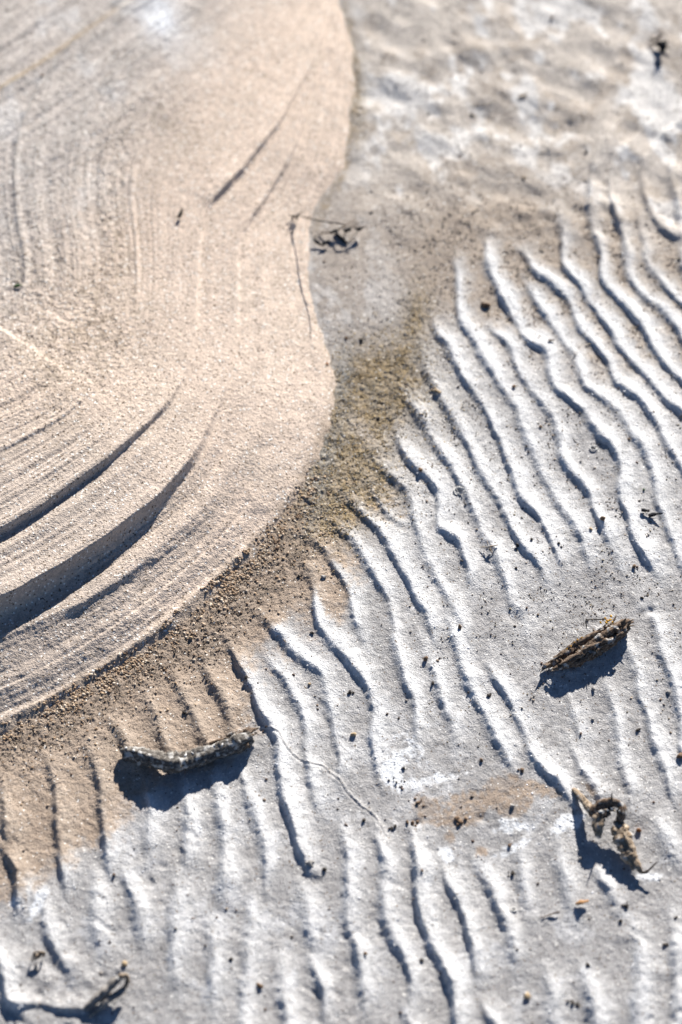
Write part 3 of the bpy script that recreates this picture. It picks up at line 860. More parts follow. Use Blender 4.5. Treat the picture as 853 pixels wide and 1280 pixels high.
m = MB()
ST = [  # t0, t1, off0, off1, z0, z1, r0, rm, r1
    (.02, 1.0, -7, 2, .006, .017, 1.6, 4.4, 2.2),
    (.16, .97, 9, 5, .006, .013, 3.6, 6.2, 3.0),
    (.0, .62, -5, -3, .005, .012, 1.8, 4.2, 2.4),
    (.14, .72, 7, 0, .011, .017, 3.0, 4.6, 2.2),
    (.24, .80, -7, -6, .012, .019, 1.4, 3.0, 1.8),
    (.40, 1.02, 0, -2, .014, .020, 2.0, 4.2, 2.2),
    (.50, .98, 6, 7, .008, .012, 2.4, 5.0, 2.6),
    (.30, .66, -9, -7, .009, .015, .8, 2.0, .9),
    (.08, .40, -8, -9, .009, .013, .8, 1.7, .8),
    (.34, .75, 3, 2, .018, .0195, .8, 1.9, 1.0),
    (.16, .5, 4, 1, .016, .019, .9, 1.7, .8),
    (.74, 1.05, -3, 3, .020, .018, 1.6, 2.2, .9),
    (.05, .30, 3, 1, .004, .007, 1.0, 3.0, 2.6),
    (.10, .90, 0, 3, .003, .007, 3.0, 8.0, 4.0),
    (.30, .94, 9, 8, .003, .006, 2.4, 5.0, 3.0),
    (.45, .99, -5, -3, .010, .014, 2.4, 5.4, 3.0),
]
for k, (t0, t1, o0, o1, z0, z1, r0, rm_, r1) in enumerate(ST):
    tm = (t0 + t1) / 2
    m.tube([axp(t0, o0, z0), axp(t0 * .7 + t1 * .3, o0 * .7 + o1 * .3 + random.uniform(-1, 1), z0 * .6 + z1 * .4 + .001), axp(tm, (o0 + o1) / 2, (z0 + z1) / 2 + .002), axp(t0 * .25 + t1 * .75, o0 * .25 + o1 * .75 + random.uniform(-1, 1), z1), axp(t1, o1, z1)],
           [r0 * MM, rm_ * .85 * MM, rm_ * MM, rm_ * .8 * MM, r1 * MM], 12, .22, .3, .8, 70 + k, step=.0012, g0=k * .1)
for k in range(16):
    t = random.uniform(.05, .95)
    o_ = random.uniform(-8, 9)
    z_ = .008 + .013 * t + random.uniform(-.002, .003)
    d_ = random.uniform(.08, .2)
    m.tube([axp(t, o_, z_), axp(t + d_ * .5, o_ + random.uniform(-1.5, 1.5), z_ + .0025), axp(t + d_, o_ + random.uniform(-3, 3), z_ + random.uniform(-.001, .003))], [random.uniform(1.2, 2.6) * MM, random.uniform(1.4, 2.8) * MM, .5 * MM], 8, .35, .4, .6, 750 + k, step=.0012)
m.build('wood_strands', M_bark, ch)
for (t, o_, z0, z1, du, dv) in [(.93, -2, .020, .030, 4, -3), (.86, 3, .018, .027, -3, 1), (.20, 2, .010, .019, -3, 0), (.36, 6, .010, .020, -1, 2), (.55, 5, .014, .022, 2, 2), (.04, -5, .008, .015, -4, 1)]:
    m = MB()
    p_ = axp(t, o_, z0)
    m.tube([p_, p_ + Vector((du * .0009, -dv * .0009, (z1 - z0) * .8))], [3.0 * MM, .5 * MM], 8, .3, .4, 1, int(t * 1000), step=.0012)
    m.build('broken_spur', M_bark, ch)
m = MB()
for k, (a, b, r) in enumerate([((.52, -8), (.30, -10), 1.3), ((.62, -8), (.44, -9), 1.1), ((.70, -6), (.86, -14), 1.3), ((.83, -7), (.93, -16), 1.7), ((.93, 1), (1.06, -1), 1.5), ((.24, -7), (.10, -9), 1.2), ((.0, -3), (-.05, 1), 1.4), ((.98, 5), (1.04, 8), 1.5), ((.16, 8), (.06, 9), 2.0), ((.10, -5), (-.02, -6), 1.2)]):
    m.tube([axp(*a, .018 if a[0] > .2 else .010), axp(*b, .022 if b[0] > .6 else .012)], [r * MM, r * .3 * MM], 7, .25, .3, .8, 95 + k, step=.0012)
m.build('splinters', M_root, ch)
m = MB()
m.tube([P(757, 774, .021), P(745, 774.5, .020), P(733, 774.5, .018)], [.7 * MM, .6 * MM, .6 * MM], 6, .2, .1, 1, 110, step=.002)
m.tube([P(733, 774, .018), P(732.5, 778, .012), P(734, 786, .003)], [.8 * MM, .9 * MM, .5 * MM], 6, .2, .1, 1, 111, step=.002)
m.build('twig', M_twig, ch)
m = MB()
m.tube([P(744, 803, .012), P(745, 812, .014), P(747, 817, .015)], [.6 * MM, .7 * MM, .5 * MM], 6, .2, .1, 1, 112, step=.002)
m.build('twig', M_twig, ch)
for k, (x, y) in enumerate([(754, 775), (757, 773), (760, 776), (763, 775), (758, 778), (751, 778), (766, 778), (718, 803), (722, 800), (714, 808), (709, 811), (764, 770), (727, 797)]):
    m = MB()
    m.rock(P(x, y, .0195 if x > 740 else .0155), (random.uniform(1.6, 3.0) * MM * (1 if x > 740 else .7), random.uniform(1, 1.8) * MM * (1 if x > 740 else .6), 1.1 * MM), 120 + k)
    m.build('lichen', M_lichen, ch)

# ---- 3. forked root, lower right
fr_ = empty('forked_root', P(768, 1050, 0), 'forked brown and cream root arching over its dark shadow, with tiny thorn twigs', 'driftwood')
m = MB()
RS = 1.3
m.tube([P(717, 987, .001), P(722, 992, .004), P(730, 1001, .008), (P(737, 1010, .012)), P(743, 1016, .015), P(752, 1011, .018)], [2.2 * RS * MM, 3.0 * RS * MM, 3.0 * RS * MM, 3.2 * RS * MM, 3.0 * RS * MM, 3 * RS * MM], 12, .15, .2, 1, 130, step=.0012)
m.build('side_root', M_root, fr_)
m = MB()
m.tube([P(741, 1022, .014), P(744, 1012, .017), P(754, 1005, .020), P(767, 1003, .022), P(777, 1007, .021), P(777, 1018, .018), P(774, 1026, .014)], [2.6 * RS * MM, 3.4 * RS * MM, 3.4 * RS * MM, 4.0 * RS * MM, 3.6 * RS * MM, 3.4 * RS * MM, 3 * RS * MM], 14, .18, .25, 1, 131, step=.0012)
m.tube([P(762, 1004, .022), P(764, 998, .026)], [2.8 * RS * MM, 1.4 * RS * MM], 8, .2, .2, 1, 132, step=.0012)
m.tube([P(747, 1016, .019), P(757, 1012, .020), P(768, 1012, .019)], [1.8 * RS * MM, 2.2 * RS * MM, 1.4 * RS * MM], 8, .3, .3, 1, 133, step=.0012)
m.tube([P(747, 1022, .018), P(756, 1018, .019), P(763, 1016, .018)], [1.6 * MM, 2.6 * MM, 1.2 * MM], 9, .35, .3, 1, 143, step=.0012)
m.tube([P(772, 1008, .021), P(779, 1013, .020), P(778, 1024, .015)], [2 * MM, 3 * MM, 1.2 * MM], 9, .35, .3, 1, 144, step=.0012)
m.build('knotted_head', M_bark, fr_)
for k in range(9):
    m = MB()
    m.rock(P(746 + k * 3.6 + random.uniform(-1, 1), 1017 - 5 * math.sin(k / 8 * 2.6) + random.uniform(-2, 3), .0225), (random.uniform(1.2, 2.4) * MM, random.uniform(1, 1.6) * MM, 1.1 * MM), 700 + k)
    m.build('bark_flake', M_shell if k % 3 else M_root, fr_)
m = MB()
m.tube([P(751, 1014, .019), P(749, 1022, .018), P(748, 1033, .016), P(749, 1043, .013), P(751, 1048, .011)], [3.4 * MM, 5.4 * MM, 5.4 * MM, 4.2 * MM, 1.2 * MM], 14, .18, .3, .38, 134, step=.0012)
m.tube([P(745, 1020, .019), P(744, 1034, .016), P(747, 1042, .014)], [1.6 * MM, 1.9 * MM, .8 * MM], 8, .25, .3, .8, 140, step=.0012)
m.build('short_prong', M_root, fr_)
m = MB()
m.tube([P(776, 1024, .014), P(782, 1040, .013), P(788, 1056, .011), P(794, 1072, .009), P(798, 1084, .007), P(802, 1091, .004)], [2.2 * MM, 3.0 * MM, 3.2 * MM, 3.0 * MM, 2.6 * MM, 1.6 * MM], 12, .22, .3, 1, 135, step=.0012)
m.tube([P(771, 1026, .013), P(775, 1040, .012), P(781, 1056, .010), P(788, 1072, .008), P(796, 1086, .005)], [4.0 * MM, 6.8 * MM, 8.0 * MM, 6.6 * MM, 2.6 * MM], 16, .25, .35, .6, 141, step=.0012)
m.tube([P(776, 1033, .015), P(784, 1050, .0145), P(790, 1064, .012)], [1.2 * MM, 2.0 * MM, 1.0 * MM], 9, .3, .3, 1, 142, step=.0012)
m.build('long_prong', M_root, fr_)
m = MB()
m.tube([P(802, 1091, .005), P(808, 1090, .006), P(814, 1085, .009), P(822, 1077, .012)], [1.3 * MM, 1.7 * MM, 1.0 * MM, .5 * MM], 7, .3, .1, 1, 136, step=.0012)
m.build('thorn_twig', M_twig, fr_)
m = MB()
m.tube([P(765, 1001, .024), P(765, 996, .030), P(765, 990, .040)], [1.2 * MM, .8 * MM, .3 * MM], 6, .2, .1, 1, 137, step=.002)
m.build('thorn_twig', M_twig, fr_)
m = MB()
m.tube([P(752, 1007, .020), P(744, 1000, .022), P(738, 995, .020)], [.6 * MM, .5 * MM, .4 * MM], 6, .2, .1, 1, 138, step=.002)
m.build('thorn_twig', M_twig, fr_)
m = MB()
m.tube([P(735, 1005, .010), P(728, 994, .014)], [.6 * MM, .4 * MM], 6, .2, .1, 1, 139, step=.002)
m.build('thorn_twig', M_twig, fr_)

# ---- 4. crusted stick, bottom left corner
st4 = empty('crusted_stick', P(130, 1245, 0), 'pale crusted stick with rusty orange tip casting a forked shadow at lower left', 'stick')
m = MB()
m.tube([P(151, 1222, .013), P(143, 1228, .012), P(133, 1238, .009), P(121, 1248, .006), P(112, 1256, .004), P(106, 1262, .000)], [2.8 * MM, 3.6 * MM, 4.0 * MM, 3.8 * MM, 3.2 * MM, 2.5 * MM], 12, .2, .25, .9, 150, step=.0014)
m.tube([P(156, 1235, .009), P(147, 1243, .009), P(135, 1250, .007), P(122, 1262, .004), P(112, 1270, .001)], [2.0 * MM, 3.0 * MM, 3.2 * MM, 2.6 * MM, 2.0 * MM], 10, .2, .25, .8, 151, step=.0014)
m.build('shaft', flat_mat('salted_stick', (.22, .20, .18), .5, 300), st4)
m = MB()
m.tube([P(147, 1225, .018), P(152, 1220, .019), P(158, 1219, .017), P(160, 1225, .012), P(157, 1234, .009)], [3.0 * MM, 3.0 * MM, 2.4 * MM, 1.8 * MM, 1.8 * MM], 10, .25, .25, 1, 152, step=.0012)
m.build('tip', M_root, st4)
m = MB(); m.rock(G(156, 1205, .002), (3.4 * MM, 3.2 * MM, 2.6 * MM), 153, sub=2)
tag(m.build('pebble', M_stone['tan'], origin=G(156, 1205)), 'cream pebble just above the rusty tip of the crusted stick', 'pebble')
m = MB()
m.tube([G(40, 1201, .002), G(43, 1191, .010), G(50, 1190, .011), G(56, 1191, .009), G(54, 1196, .002)], [.9 * MM, 1.3 * MM, 1.3 * MM, 1.0 * MM, .8 * MM], 7, .3, .2, 1, 160, step=.0012)
m.tube([G(45, 1206, .001), G(46, 1213, .002)], [1.2 * MM, .7 * MM], 7, .3, .2, 1, 161, step=.0012)
m.slab([G(43, 1193, .009), G(50, 1191, .011), G(55, 1192, .009), G(49, 1198, .004), G(42, 1201, .004)], .0006)
tag(m.build('twig_fragment', M_root, origin=G(45, 1203)), 'small curled brown twig over a dark hollow near the bottom left corner', 'twig')

# ---- 5. thin standing twig by the bank's edge, with a long shadow
tw = empty('dry_twig', G(367, 272), 'thin brown twig leaning over the bank edge with a long needle shadow', 'twig')
m = MB()
m.tube([G(367, 272, .0), P(371, 269, .014), P(386, 273, .024), P(400, 276, .036), P(424, 279, .052), P(432, 281, .062)], [1.0 * MM, .9 * MM, .9 * MM, .75 * MM, .6 * MM, .35 * MM], 7, .25, .1, 1, 170, step=.003)
m.tube([P(371, 269, .014), P(376, 266, .020), P(381, 265, .022)], [.7 * MM, .5 * MM, .35 * MM], 6, .2, .1, 1, 171, step=.003)
m.tube([P(386, 273, .024), P(388, 271, .027)], [.8 * MM, .9 * MM], 6, .2, .1, 1, 172, step=.002)
m.tube([P(412, 278, .044), P(418, 283, .042)], [.5 * MM, .3 * MM], 6, .2, .1, 1, 172, step=.002)
m.build('stem', M_twig, tw)
m = MB()
m.rock(G(367, 271, .006), (1.9 * MM, 1.7 * MM, 5.5 * MM), 173)
m.rock(G(372, 273, .005), (1.4 * MM, 1.3 * MM, 4 * MM), 174)
m.tube([G(370, 272, .003), G(374, 268, .013)], [1.2 * MM, .5 * MM], 6, .2, .1, 1, 175, step=.002)
m.tube([G(366, 271, .003), G(361, 268, .006)], [.7 * MM, .4 * MM], 6, .2, .1, 1, 175, step=.002)
m.build('base_tuft', M_char, tw)
# branchlet lying beside it
t2 = empty('dry_twig', G(430, 292), 'low forked brown branchlet with dark triangular shadows right of the bank edge', 'twig')
m = MB()
m.tube([G(398, 293, .001), G(412, 290, .006), G(422, 286, .008), G(433, 281, .010), G(446, 274, .012)], [.7 * MM, .9 * MM, 1.0 * MM, .8 * MM, .5 * MM], 7, .25, .1, 1, 180, step=.002)
m.tube([G(420, 287, .008), G(430, 284, .013), G(440, 283, .013), G(455, 284, .010)], [.8 * MM, .9 * MM, .8 * MM, .6 * MM], 7, .25, .1, 1, 181, step=.002)
m.tube([G(440, 283, .013), G(449, 277, .016)], [.6 * MM, .4 * MM], 7, .25, .1, 1, 182, step=.002)
m.build('stem', M_root, t2)
m = MB()
m.slab([G(410, 290, .006), G(420, 286, .010), G(424, 288, .009), G(414, 292, .004)], .001)
m.slab([G(428, 287, .008), G(440, 284, .011), G(438, 289, .007), G(432, 290, .005)], .001)
m.slab([G(443, 285, .011), G(455, 284, .010), G(449, 289, .006)], .001)
m.tube([G(419, 290, .003), G(426, 297, .002), G(435, 305, .0015)], [1.3 * MM, 1.6 * MM, 1.0 * MM], 7, .3, .2, 1, 183, step=.002)
m.tube([G(447, 290, .003), G(437, 302, .002)], [.7 * MM, .6 * MM], 7, .3, .2, 1, 184, step=.002)
m.tube([G(434, 289, .003), G(428, 296, .002)], [.9 * MM, .6 * MM], 7, .3, .2, 1, 185, step=.002)
m.build('dry_leaf', M_char, t2)
m = MB()
m.slab([G(392, 297, .007), G(400, 302, .005), G(402, 307, .003), G(394, 303, .004)], .0016)
m.slab([G(402, 304, .006), G(411, 299, .008), G(412, 302, .005), G(403, 307, .003)], .0016)
m.rock(G(394, 296, .002), (1.6 * MM, 1.2 * MM, 1.5 * MM), 186)
tag(m.build('dead_leaf', M_char, origin=G(401, 303)), 'small black curled leaf left of the low forked branchlet', 'leaf')

# ---- 6. dark plant debris, upper right corner
d6 = empty('leaf_debris', G(826, 58), 'black tangle of dead leaves in the upper right corner of the salt', 'leaf litter')
m = MB()
m.tube([G(812, 48, .003), G(818, 50, .006), G(824, 47, .010), G(828, 42, .014)], [.9 * MM, 1.2 * MM, 1.6 * MM, .8 * MM], 7, .3, .2, 1, 190, step=.002)
m.tube([G(814, 59, .002), G(818, 56, .005), G(824, 55, .008)], [1.1 * MM, .9 * MM, 1.2 * MM], 7, .3, .2, 1, 191, step=.002)
m.tube([G(824, 56, .006), G(832, 54, .012), G(835, 51, .015)], [1.2 * MM, 1.5 * MM, .8 * MM], 7, .3, .2, 1, 192, step=.002)
m.tube([G(829, 56, .004), G(838, 61, .004)], [1.1 * MM, .6 * MM], 7, .3, .2, 1, 192, step=.002)
m.build('stem', M_twig, d6)
m = MB()
m.slab([G(824, 54, .012), G(830, 50, .016), G(834, 53, .015), G(833, 60, .009), G(828, 67, .004), G(825, 61, .006)], .002)
m.slab([G(820, 53, .007), G(826, 50, .010), G(828, 58, .006), G(823, 58, .004)], .002)
m.rock(G(829, 58, .004), (3.2 * MM, 5.5 * MM, 4.5 * MM), 193)
m.build('dead_leaf', M_char, d6)
m = MB(); m.rock(G(823, 80, .002), (2.6 * MM, 3.0 * MM, 3.4 * MM), 194, sub=2)
tag(m.build('pebble', M_char, origin=G(823, 80)), 'black pebble directly below the black leaf tangle in the upper right', 'pebble')

# ---- 7. clods and other singled-out small things


def clod(name, u, v, size, mat, label, cat, n=1, seed=0, spread=0, group=None, hz=1.0):
    if any(q in label for q in ('pair of', 'pebbles', 'two black', 'pebble pair')):
        cat = 'crumbs'
    if cat == 'crumbs':
        name = 'crumb_cluster'
    m = MB()
    r_ = random.Random(seed)
    for k in range(n):
        du, dv = (r_.uniform(-spread, spread), r_.uniform(-spread, spread) * .6) if k else (0, 0)
        s_ = size * .8 * (1 if k == 0 else r_.uniform(.35, .8)) * MM
        m.rock(G(u + du, v + dv, s_ * .45 * hz), (s_ * r_.uniform(.9, 1.2), s_ * r_.uniform(.7, 1.0), s_ * .75 * hz), seed + k * 7, sub=2 if size > 2.2 else 1)
    return tag(m.build(name, mat, origin=G(u, v)), label, cat, group)


clod('mud_clod', 609, 381, 5.2, M_stone['brown'], 'brown mud clod with a dark wedge shadow between the upper ripples', 'clod', 4, 300, 5, hz=1.15)
clod('crumb_cluster', 668, 403, 2.0, M_stone['brown'], 'cluster of brown crumbs on a white crest right of the mud clod', 'crumbs', 26, 310, 15)
clod('crumb_cluster', 675, 420, 2.0, M_stone['brown'], 'three short brown crumbs just below the large crumb cluster', 'crumbs', 4, 312, 6)
clod('stone', 754, 648, 4.4, M_stone['brown'], 'brown stone casting a long pointed shadow below the rounded ripple pool', 'stone', 2, 320, 3, hz=1.35)
clod('pebble', 793, 708, 3.2, M_stone['brown'], 'reddish brown pebble below right of the long-shadowed stone', 'pebble', 1, 322)
clod('pebble', 739, 661, 2.6, M_stone['tan'], 'tan pebble just left of the long-shadowed stone', 'pebble', 1, 323)
clod('pebble', 811, 668, 2.2, M_stone['grey'], 'grey pebble under the two dark splinters on the right', 'pebble', 1, 324)
clod('pebble', 805, 612, 2.3, M_leaf, 'dark green pebble above the two dark splinters on the right', 'pebble', 1, 325)
clod('pebble', 404, 721, 3.6, M_stone['grey'], 'pale grey pebble on the tan ripples beside the bank edge', 'pebble', 3, 326, 3)
clod('pebble', 442, 918, 3.6, M_stone['tan'], 'tan triangular pebble halfway between the crack and the white crests', 'pebble', 1, 327, hz=1.2)
clod('pebble', 532, 823, 3.8, M_stone['brown'], 'largest brown pebble on the pale crust left of centre ripples', 'pebble', 3, 328, 3)
clod('pebble', 541, 854, 2.8, M_stone['dark'], 'dark pebble just below the largest brown pebble', 'pebble', 1, 329)
clod('pebble', 575, 783, 3.2, M_stone['brown'], 'brown pebble with a dark teardrop shadow above the centre ripples', 'pebble', 2, 330, 2, hz=1.3)
clod('pebble', 438, 865, 3.0, M_stone['dark'], 'dark double pebble in the trough left of the largest brown pebble', 'pebble', 3, 331, 4)
clod('pebble', 387, 855, 2.6, M_stone['tan'], 'tan pebble in the trough above the crack', 'pebble', 1, 332)
clod('pebble', 611, 869, 3.2, M_stone['dark'], 'dark pebble midway between the wood chunk and the centre ripples', 'pebble', 2, 333, 3)
clod('pebble', 602, 950, 2.8, M_stone['brown'], 'brown pebble just above the tan blotches', 'pebble', 1, 334, hz=1.2)
clod('pebble', 653, 962, 3.4, M_stone['brown'], 'rust brown clod at the upper edge of the right tan blotch', 'pebble', 3, 335, 5)
clod('pebble', 641, 1007, 3.4, M_stone['grey'], 'dark-sided pebble in the middle of the right tan blotch', 'pebble', 1, 336, hz=1.2)
clod('mud_clod', 575, 1027, 4.0, M_stone['brown'], 'dark crumbled mud clod at the foot of the left tan blotch', 'clod', 9, 337, 9)
clod('mud_clod', 516, 1028, 3.8, M_stone['brown'], 'dark brown mud clod at the left edge of the tan blotches', 'clod', 6, 338, 7)
clod('crumb_cluster', 522, 1003, 2.6, M_stone['brown'], 'loose dark crumbs above left of the tan blotches', 'crumbs', 7, 339, 9)
clod('mud_clod', 388, 1079, 4.4, M_stone['grey'], 'tan and black clod at the end of a dark ripple trough, lower middle', 'clod', 6, 340, 6)
clod('pebble', 406, 1087, 3.2, M_stone['dark'], 'black pebble right beside the tan and black clod', 'pebble', 1, 341)
clod('pebble', 660, 1245, 5.4, M_stone['tan'], 'orange tan rounded pebble near the bottom edge', 'pebble', 1, 342, hz=1.0)
clod('crumb_cluster', 716, 1254, 3.0, M_stone['dark'], 'greenish dark crumbs near the bottom edge right of the orange pebble', 'crumbs', 7, 343, 8)
clod('pebble', 799, 1038, 4.0, M_stone['rust'], 'rusty pebble right of the forked root', 'pebble', 1, 344, hz=1.2)
clod('pebble', 725, 1073, 3.0, M_stone['grey'], 'grey pebble left of the forked shadow tips', 'pebble', 2, 345, 2)
clod('pebble', 457, 1192, 2.8, M_stone['brown'], 'small brown pebble in a ripple trough at bottom centre', 'pebble', 1, 346)
clod('pebble', 289, 1199, 3.0, M_stone['dark'], 'round black pebble between faint ripples at lower left', 'pebble', 1, 347)
clod('pebble', 325, 1232, 4.0, M_stone['brown'], 'brown clod on a ripple crest left of bottom centre', 'pebble', 3, 348, 3)
clod('pebble', 527, 1200, 3.0, M_stone['dark'], 'dark pebble beside the deep ripple right of bottom centre', 'pebble', 2, 349, 3)
clod('pebble', 308, 847, 3.0, M_stone['dark'], 'dark pebble at the tan and white boundary above the long branch', 'pebble', 2, 350, 2)
clod('pebble', 231, 891, 2.6, M_stone['dark'], 'trio of dark crumbs on tan sand above the long branch', 'crumbs', 4, 351, 4)
clod('pebble', 239, 797, 2.8, M_stone['tan'], 'cream pebble with a shadow on the sand just off the bank edge', 'pebble', 2, 352, 2, hz=1.3)
clod('pebble', 455, 1025, 3.4, M_stone['dark'], 'flat dark pebble left of the crack end', 'pebble', 1, 353)
clod('pebble', 494, 1033, 3.2, M_stone['dark'], 'dark pebbles strewn right of the crack end', 'pebble', 4, 354, 8)
clod('crumb_cluster', 496, 978, 2.2, M_stone['dark'], 'group of black crumbs on the white patch above the crack end', 'crumbs', 12, 355, 11)
clod('pebble', 505, 960, 2.4, M_stone['dark'], 'two black crumbs above the white patch near the crack', 'pebble', 2, 356, 4)
clod('crumb_cluster', 641, 1092, 3.0, M_stone['dark'], 'dark starry crumbs below the white salt patch, lower right', 'crumbs', 5, 357, 6)
clod('crumb_cluster', 637, 1057, 2.4, M_stone['brown'], 'brown crumbs in the white salt patch under the tan blotches', 'crumbs', 4, 358, 5)
clod('pebble', 776, 1151, 3.0, M_stone['dark'], 'dark pebbles below the row of black specks at lower right', 'pebble', 2, 359, 4)
clod('pebble', 735, 1206, 3.0, M_stone['dark'], 'black pebble on the smooth crust at lower right', 'pebble', 1, 360)
clod('pebble', 832, 1181, 3.0, M_stone['dark'], 'black pebble pair near the right edge low down', 'pebble', 2, 361, 3)
clod('crumb_cluster', 783, 1133, 3.2, M_stone['dark'], 'row of black specks below the tip of the forked root', 'crumbs', 5, 362, 9)
clod('pebble', 528, 1088 + 0, 2.2, M_stone['brown'], 'brown speck between ripples below the crack', 'pebble', 1, 363)
clod('pebble', 741, 899, 2.4, M_stone['grey'], 'grey pebble below the shadow of the wood chunk', 'pebble', 1, 364)
clod('pebble', 742, 861, 3.0, M_stone['grey'], 'grey pebble right under the middle of the wood chunk shadow', 'pebble', 2, 365, 2)
clod('pebble', 836, 865, 3.0, M_stone['grey'], 'grey pebble in the trough at the right edge beyond the wood chunk', 'pebble', 2, 366, 3)
clod('pebble', 797, 913, 2.8, M_stone['dark'], 'dark pebble in the trough under the wood chunk to the right', 'pebble', 2, 367, 3)
clod('mud_clod', 851, 944, 4.4, M_stone['brown'], 'brown clod cut by the right edge of the picture', 'clod', 3, 368, 4)
clod('pebble', 433, 152 + 270, 2.5, M_stone['brown'], 'tiny brown pebble on the flat sand right of the bank edge', 'pebble', 4, 369, 4)
clod('pebble', 536, 142, 2.8, M_stone['dark'], 'leftmost black pebble in the blurred upper right flat', 'pebble', 1, 370)
clod('pebble', 590, 143, 3.0, M_stone['dark'], 'black pebble directly right of another black one in the blurred upper right flat', 'pebble', 2, 371, 3)
clod('pebble', 733, 190, 3.2, M_stone['dark'], 'dark pebble on the cream sand above the upper ripples', 'pebble', 2, 372, 2)
clod('pebble', 565, 94, 2.2, M_stone['rust'], 'orange pebble in the blurred upper flat', 'pebble', 1, 373)
clod('pebble', 654, 120, 3.0, M_stone['tan'], 'ochre crumbs beside white salt in the upper flat', 'crumbs', 6, 374, 7)
clod('pebble', 655, 222, 2.6, M_stone['tan'], 'ring of ochre crumbs on bare sand above the ripples', 'crumbs', 6, 375, 5)
clod('pebble', 690, 22, 3.0, M_stone['brown'], 'brown pebble next to a white salt spot near the top edge', 'pebble', 2, 376, 3)
clod('pebble', 592, 265, 2.4, M_stone['dark'], 'pair of dark specks on the bare sand above the ripples', 'pebble', 3, 377, 5)
clod('pebble', 452, 425, 3.0, M_stone['dark'], 'dark crumb knot at the upper end of the olive patch', 'crumbs', 5, 378, 5)
clod('pebble', 473, 523, 2.8, M_char, 'black pebble in the middle of the olive patch', 'pebble', 1, 379)
clod('pebble', 409, 455, 3.0, M_stone['rust'], 'rusty crumb on the very edge of the smooth bank', 'pebble', 2, 380, 3)
clod('pebble', 347, 685, 3.2, M_stone['brown'], 'dark brown clod among the coarse grains at the bank foot', 'pebble', 3, 381, 4)
clod('pebble', 374, 720, 3.0, M_stone['dark'], 'dark twiggy clod left of the pale grey pebble', 'pebble', 3, 382, 4)
clod('pebble', 391, 791, 2.4, M_stone['dark'], 'pair of black specks on a tan ripple above the crack', 'pebble', 2, 383, 3)
clod('pebble', 545, 488, 3.0, M_stone['tan'], 'ochre crumbs in the trough of the centre right ripples', 'crumbs', 5, 384, 7)
clod('pebble', 643, 483, 3.2, M_stone['brown'], 'brown clod in a trough beneath the upper ripples', 'pebble', 2, 385, 3)
clod('pebble', 676, 533, 2.6, M_stone['brown'], 'brown pebble left of the deep curved ripple shadow', 'pebble', 2, 386, 3)
clod('pebble', 726, 577, 2.6, M_stone['grey'], 'grey pebble inside the rounded ripple pool', 'pebble', 1, 387)
clod('pebble', 699, 679, 2.4, M_stone['dark'], 'dark pebble on a fading ripple at right centre', 'pebble', 1, 388)
clod('pebble', 665, 674, 2.6, M_stone['dark'], 'dark pebble a little left of the fading ripple', 'pebble', 2, 389, 2)
clod('pebble', 647, 681, 2.8, M_stone['dark'], 'dark pebble right of the small dry grass cross', 'pebble', 2, 390, 3)
clod('pebble', 526, 587, 3.0, M_stone['brown'], 'brown ring-like crumb on the end of a white crest', 'crumbs', 4, 391, 4)
clod('pebble', 53, 94, 3.0, M_stone['brown'], 'brown pebble on the grey streaked sand at top left', 'pebble', 1, 392)
clod('pebble', 348, 77, 2.2, M_stone['brown'], 'faint brown speck near the top of the smooth bank', 'pebble', 1, 393)

m = MB()
m.tube([G(224, 272, .002), G(226, 267, .005), G(228, 261, .007)], [1.5 * MM, 1.3 * MM, .7 * MM], 7, .4, .3, 1, 400, step=.001)
m.tube([G(226, 266, .004), G(230, 264, .006)], [.7 * MM, .4 * MM], 6, .3, .2, 1, 401, step=.001)
tag(m.build('twig_fragment', M_twig, origin=G(226, 268)), 'tiny black bent twig alone on the smooth cream bank', 'twig')
m = MB()
m.slab([G(17, 357, .002), G(21, 355, .004), G(28, 356, .003), G(24, 358, .002), G(18, 360, .001)], .0008)
tag(m.build('leaf_fragment', M_leaf, origin=G(22, 358)), 'tiny green leaf fragment on the coarse sand at the left edge', 'leaf')
m = MB()
m.tube([G(802, 637, .003), G(812, 639, .004)], [2.0 * MM, 1.6 * MM], 8, .2, .3, .8, 402, step=.001)
tag(m.build('splinter', M_char, origin=G(807, 639)), 'short blunt dark splinter, upper one of two at right', 'splinter')
m = MB()
m.tube([G(811, 645, .002), G(818, 643, .004), G(829, 641.5, .003)], [1.8 * MM, 1.8 * MM, .5 * MM], 8, .2, .3, .8, 403, step=.001)
tag(m.build('splinter', M_char, origin=G(819, 644)), 'longer pointed dark splinter, lower one of two at right', 'splinter')
m = MB()
m.tube([G(600, 684, .002), G(612, 683, .004), G(623, 681, .003)], [.5 * MM, .9 * MM, .4 * MM], 6, .2, .2, 1, 404, step=.001)
m.tube([G(609, 676, .003), G(612, 685, .004), G(616, 692, .002)], [.4 * MM, .8 * MM, .4 * MM], 6, .2, .2, 1, 405, step=.001)
m.rock(G(613, 687, .002), (2.5 * MM, 2.2 * MM, 1.6 * MM), 406)
tag(m.build('dry_grass', M_root, origin=G(612, 686)), 'small dry grass cross on a fading crest at the centre', 'grass bit')
m = MB()
m.tube([G(720, 1130, .002), G(727, 1128, .0045), G(736, 1126, .004)], [1.3 * MM, 2.8 * MM, 1.5 * MM], 9, .2, .3, .8, 407, step=.001)
tag(m.build('wood_chip', flat_mat('orange_wood', (.34, .19, .09), .3), origin=G(728, 1129)), 'orange brown wood chip with a black shadow below the forked root', 'wood chip')
m = MB()
m.tube([G(678, 1147, .001), G(688, 1143, .002), G(699, 1140, .003)], [.5 * MM, 1.0 * MM, 1.1 * MM], 6, .2, .2, 1, 408, step=.001)
tag(m.build('splinter', M_bark, origin=G(689, 1144)), 'thin brown sliver lying left of the orange wood chip', 'splinter')
m = MB()
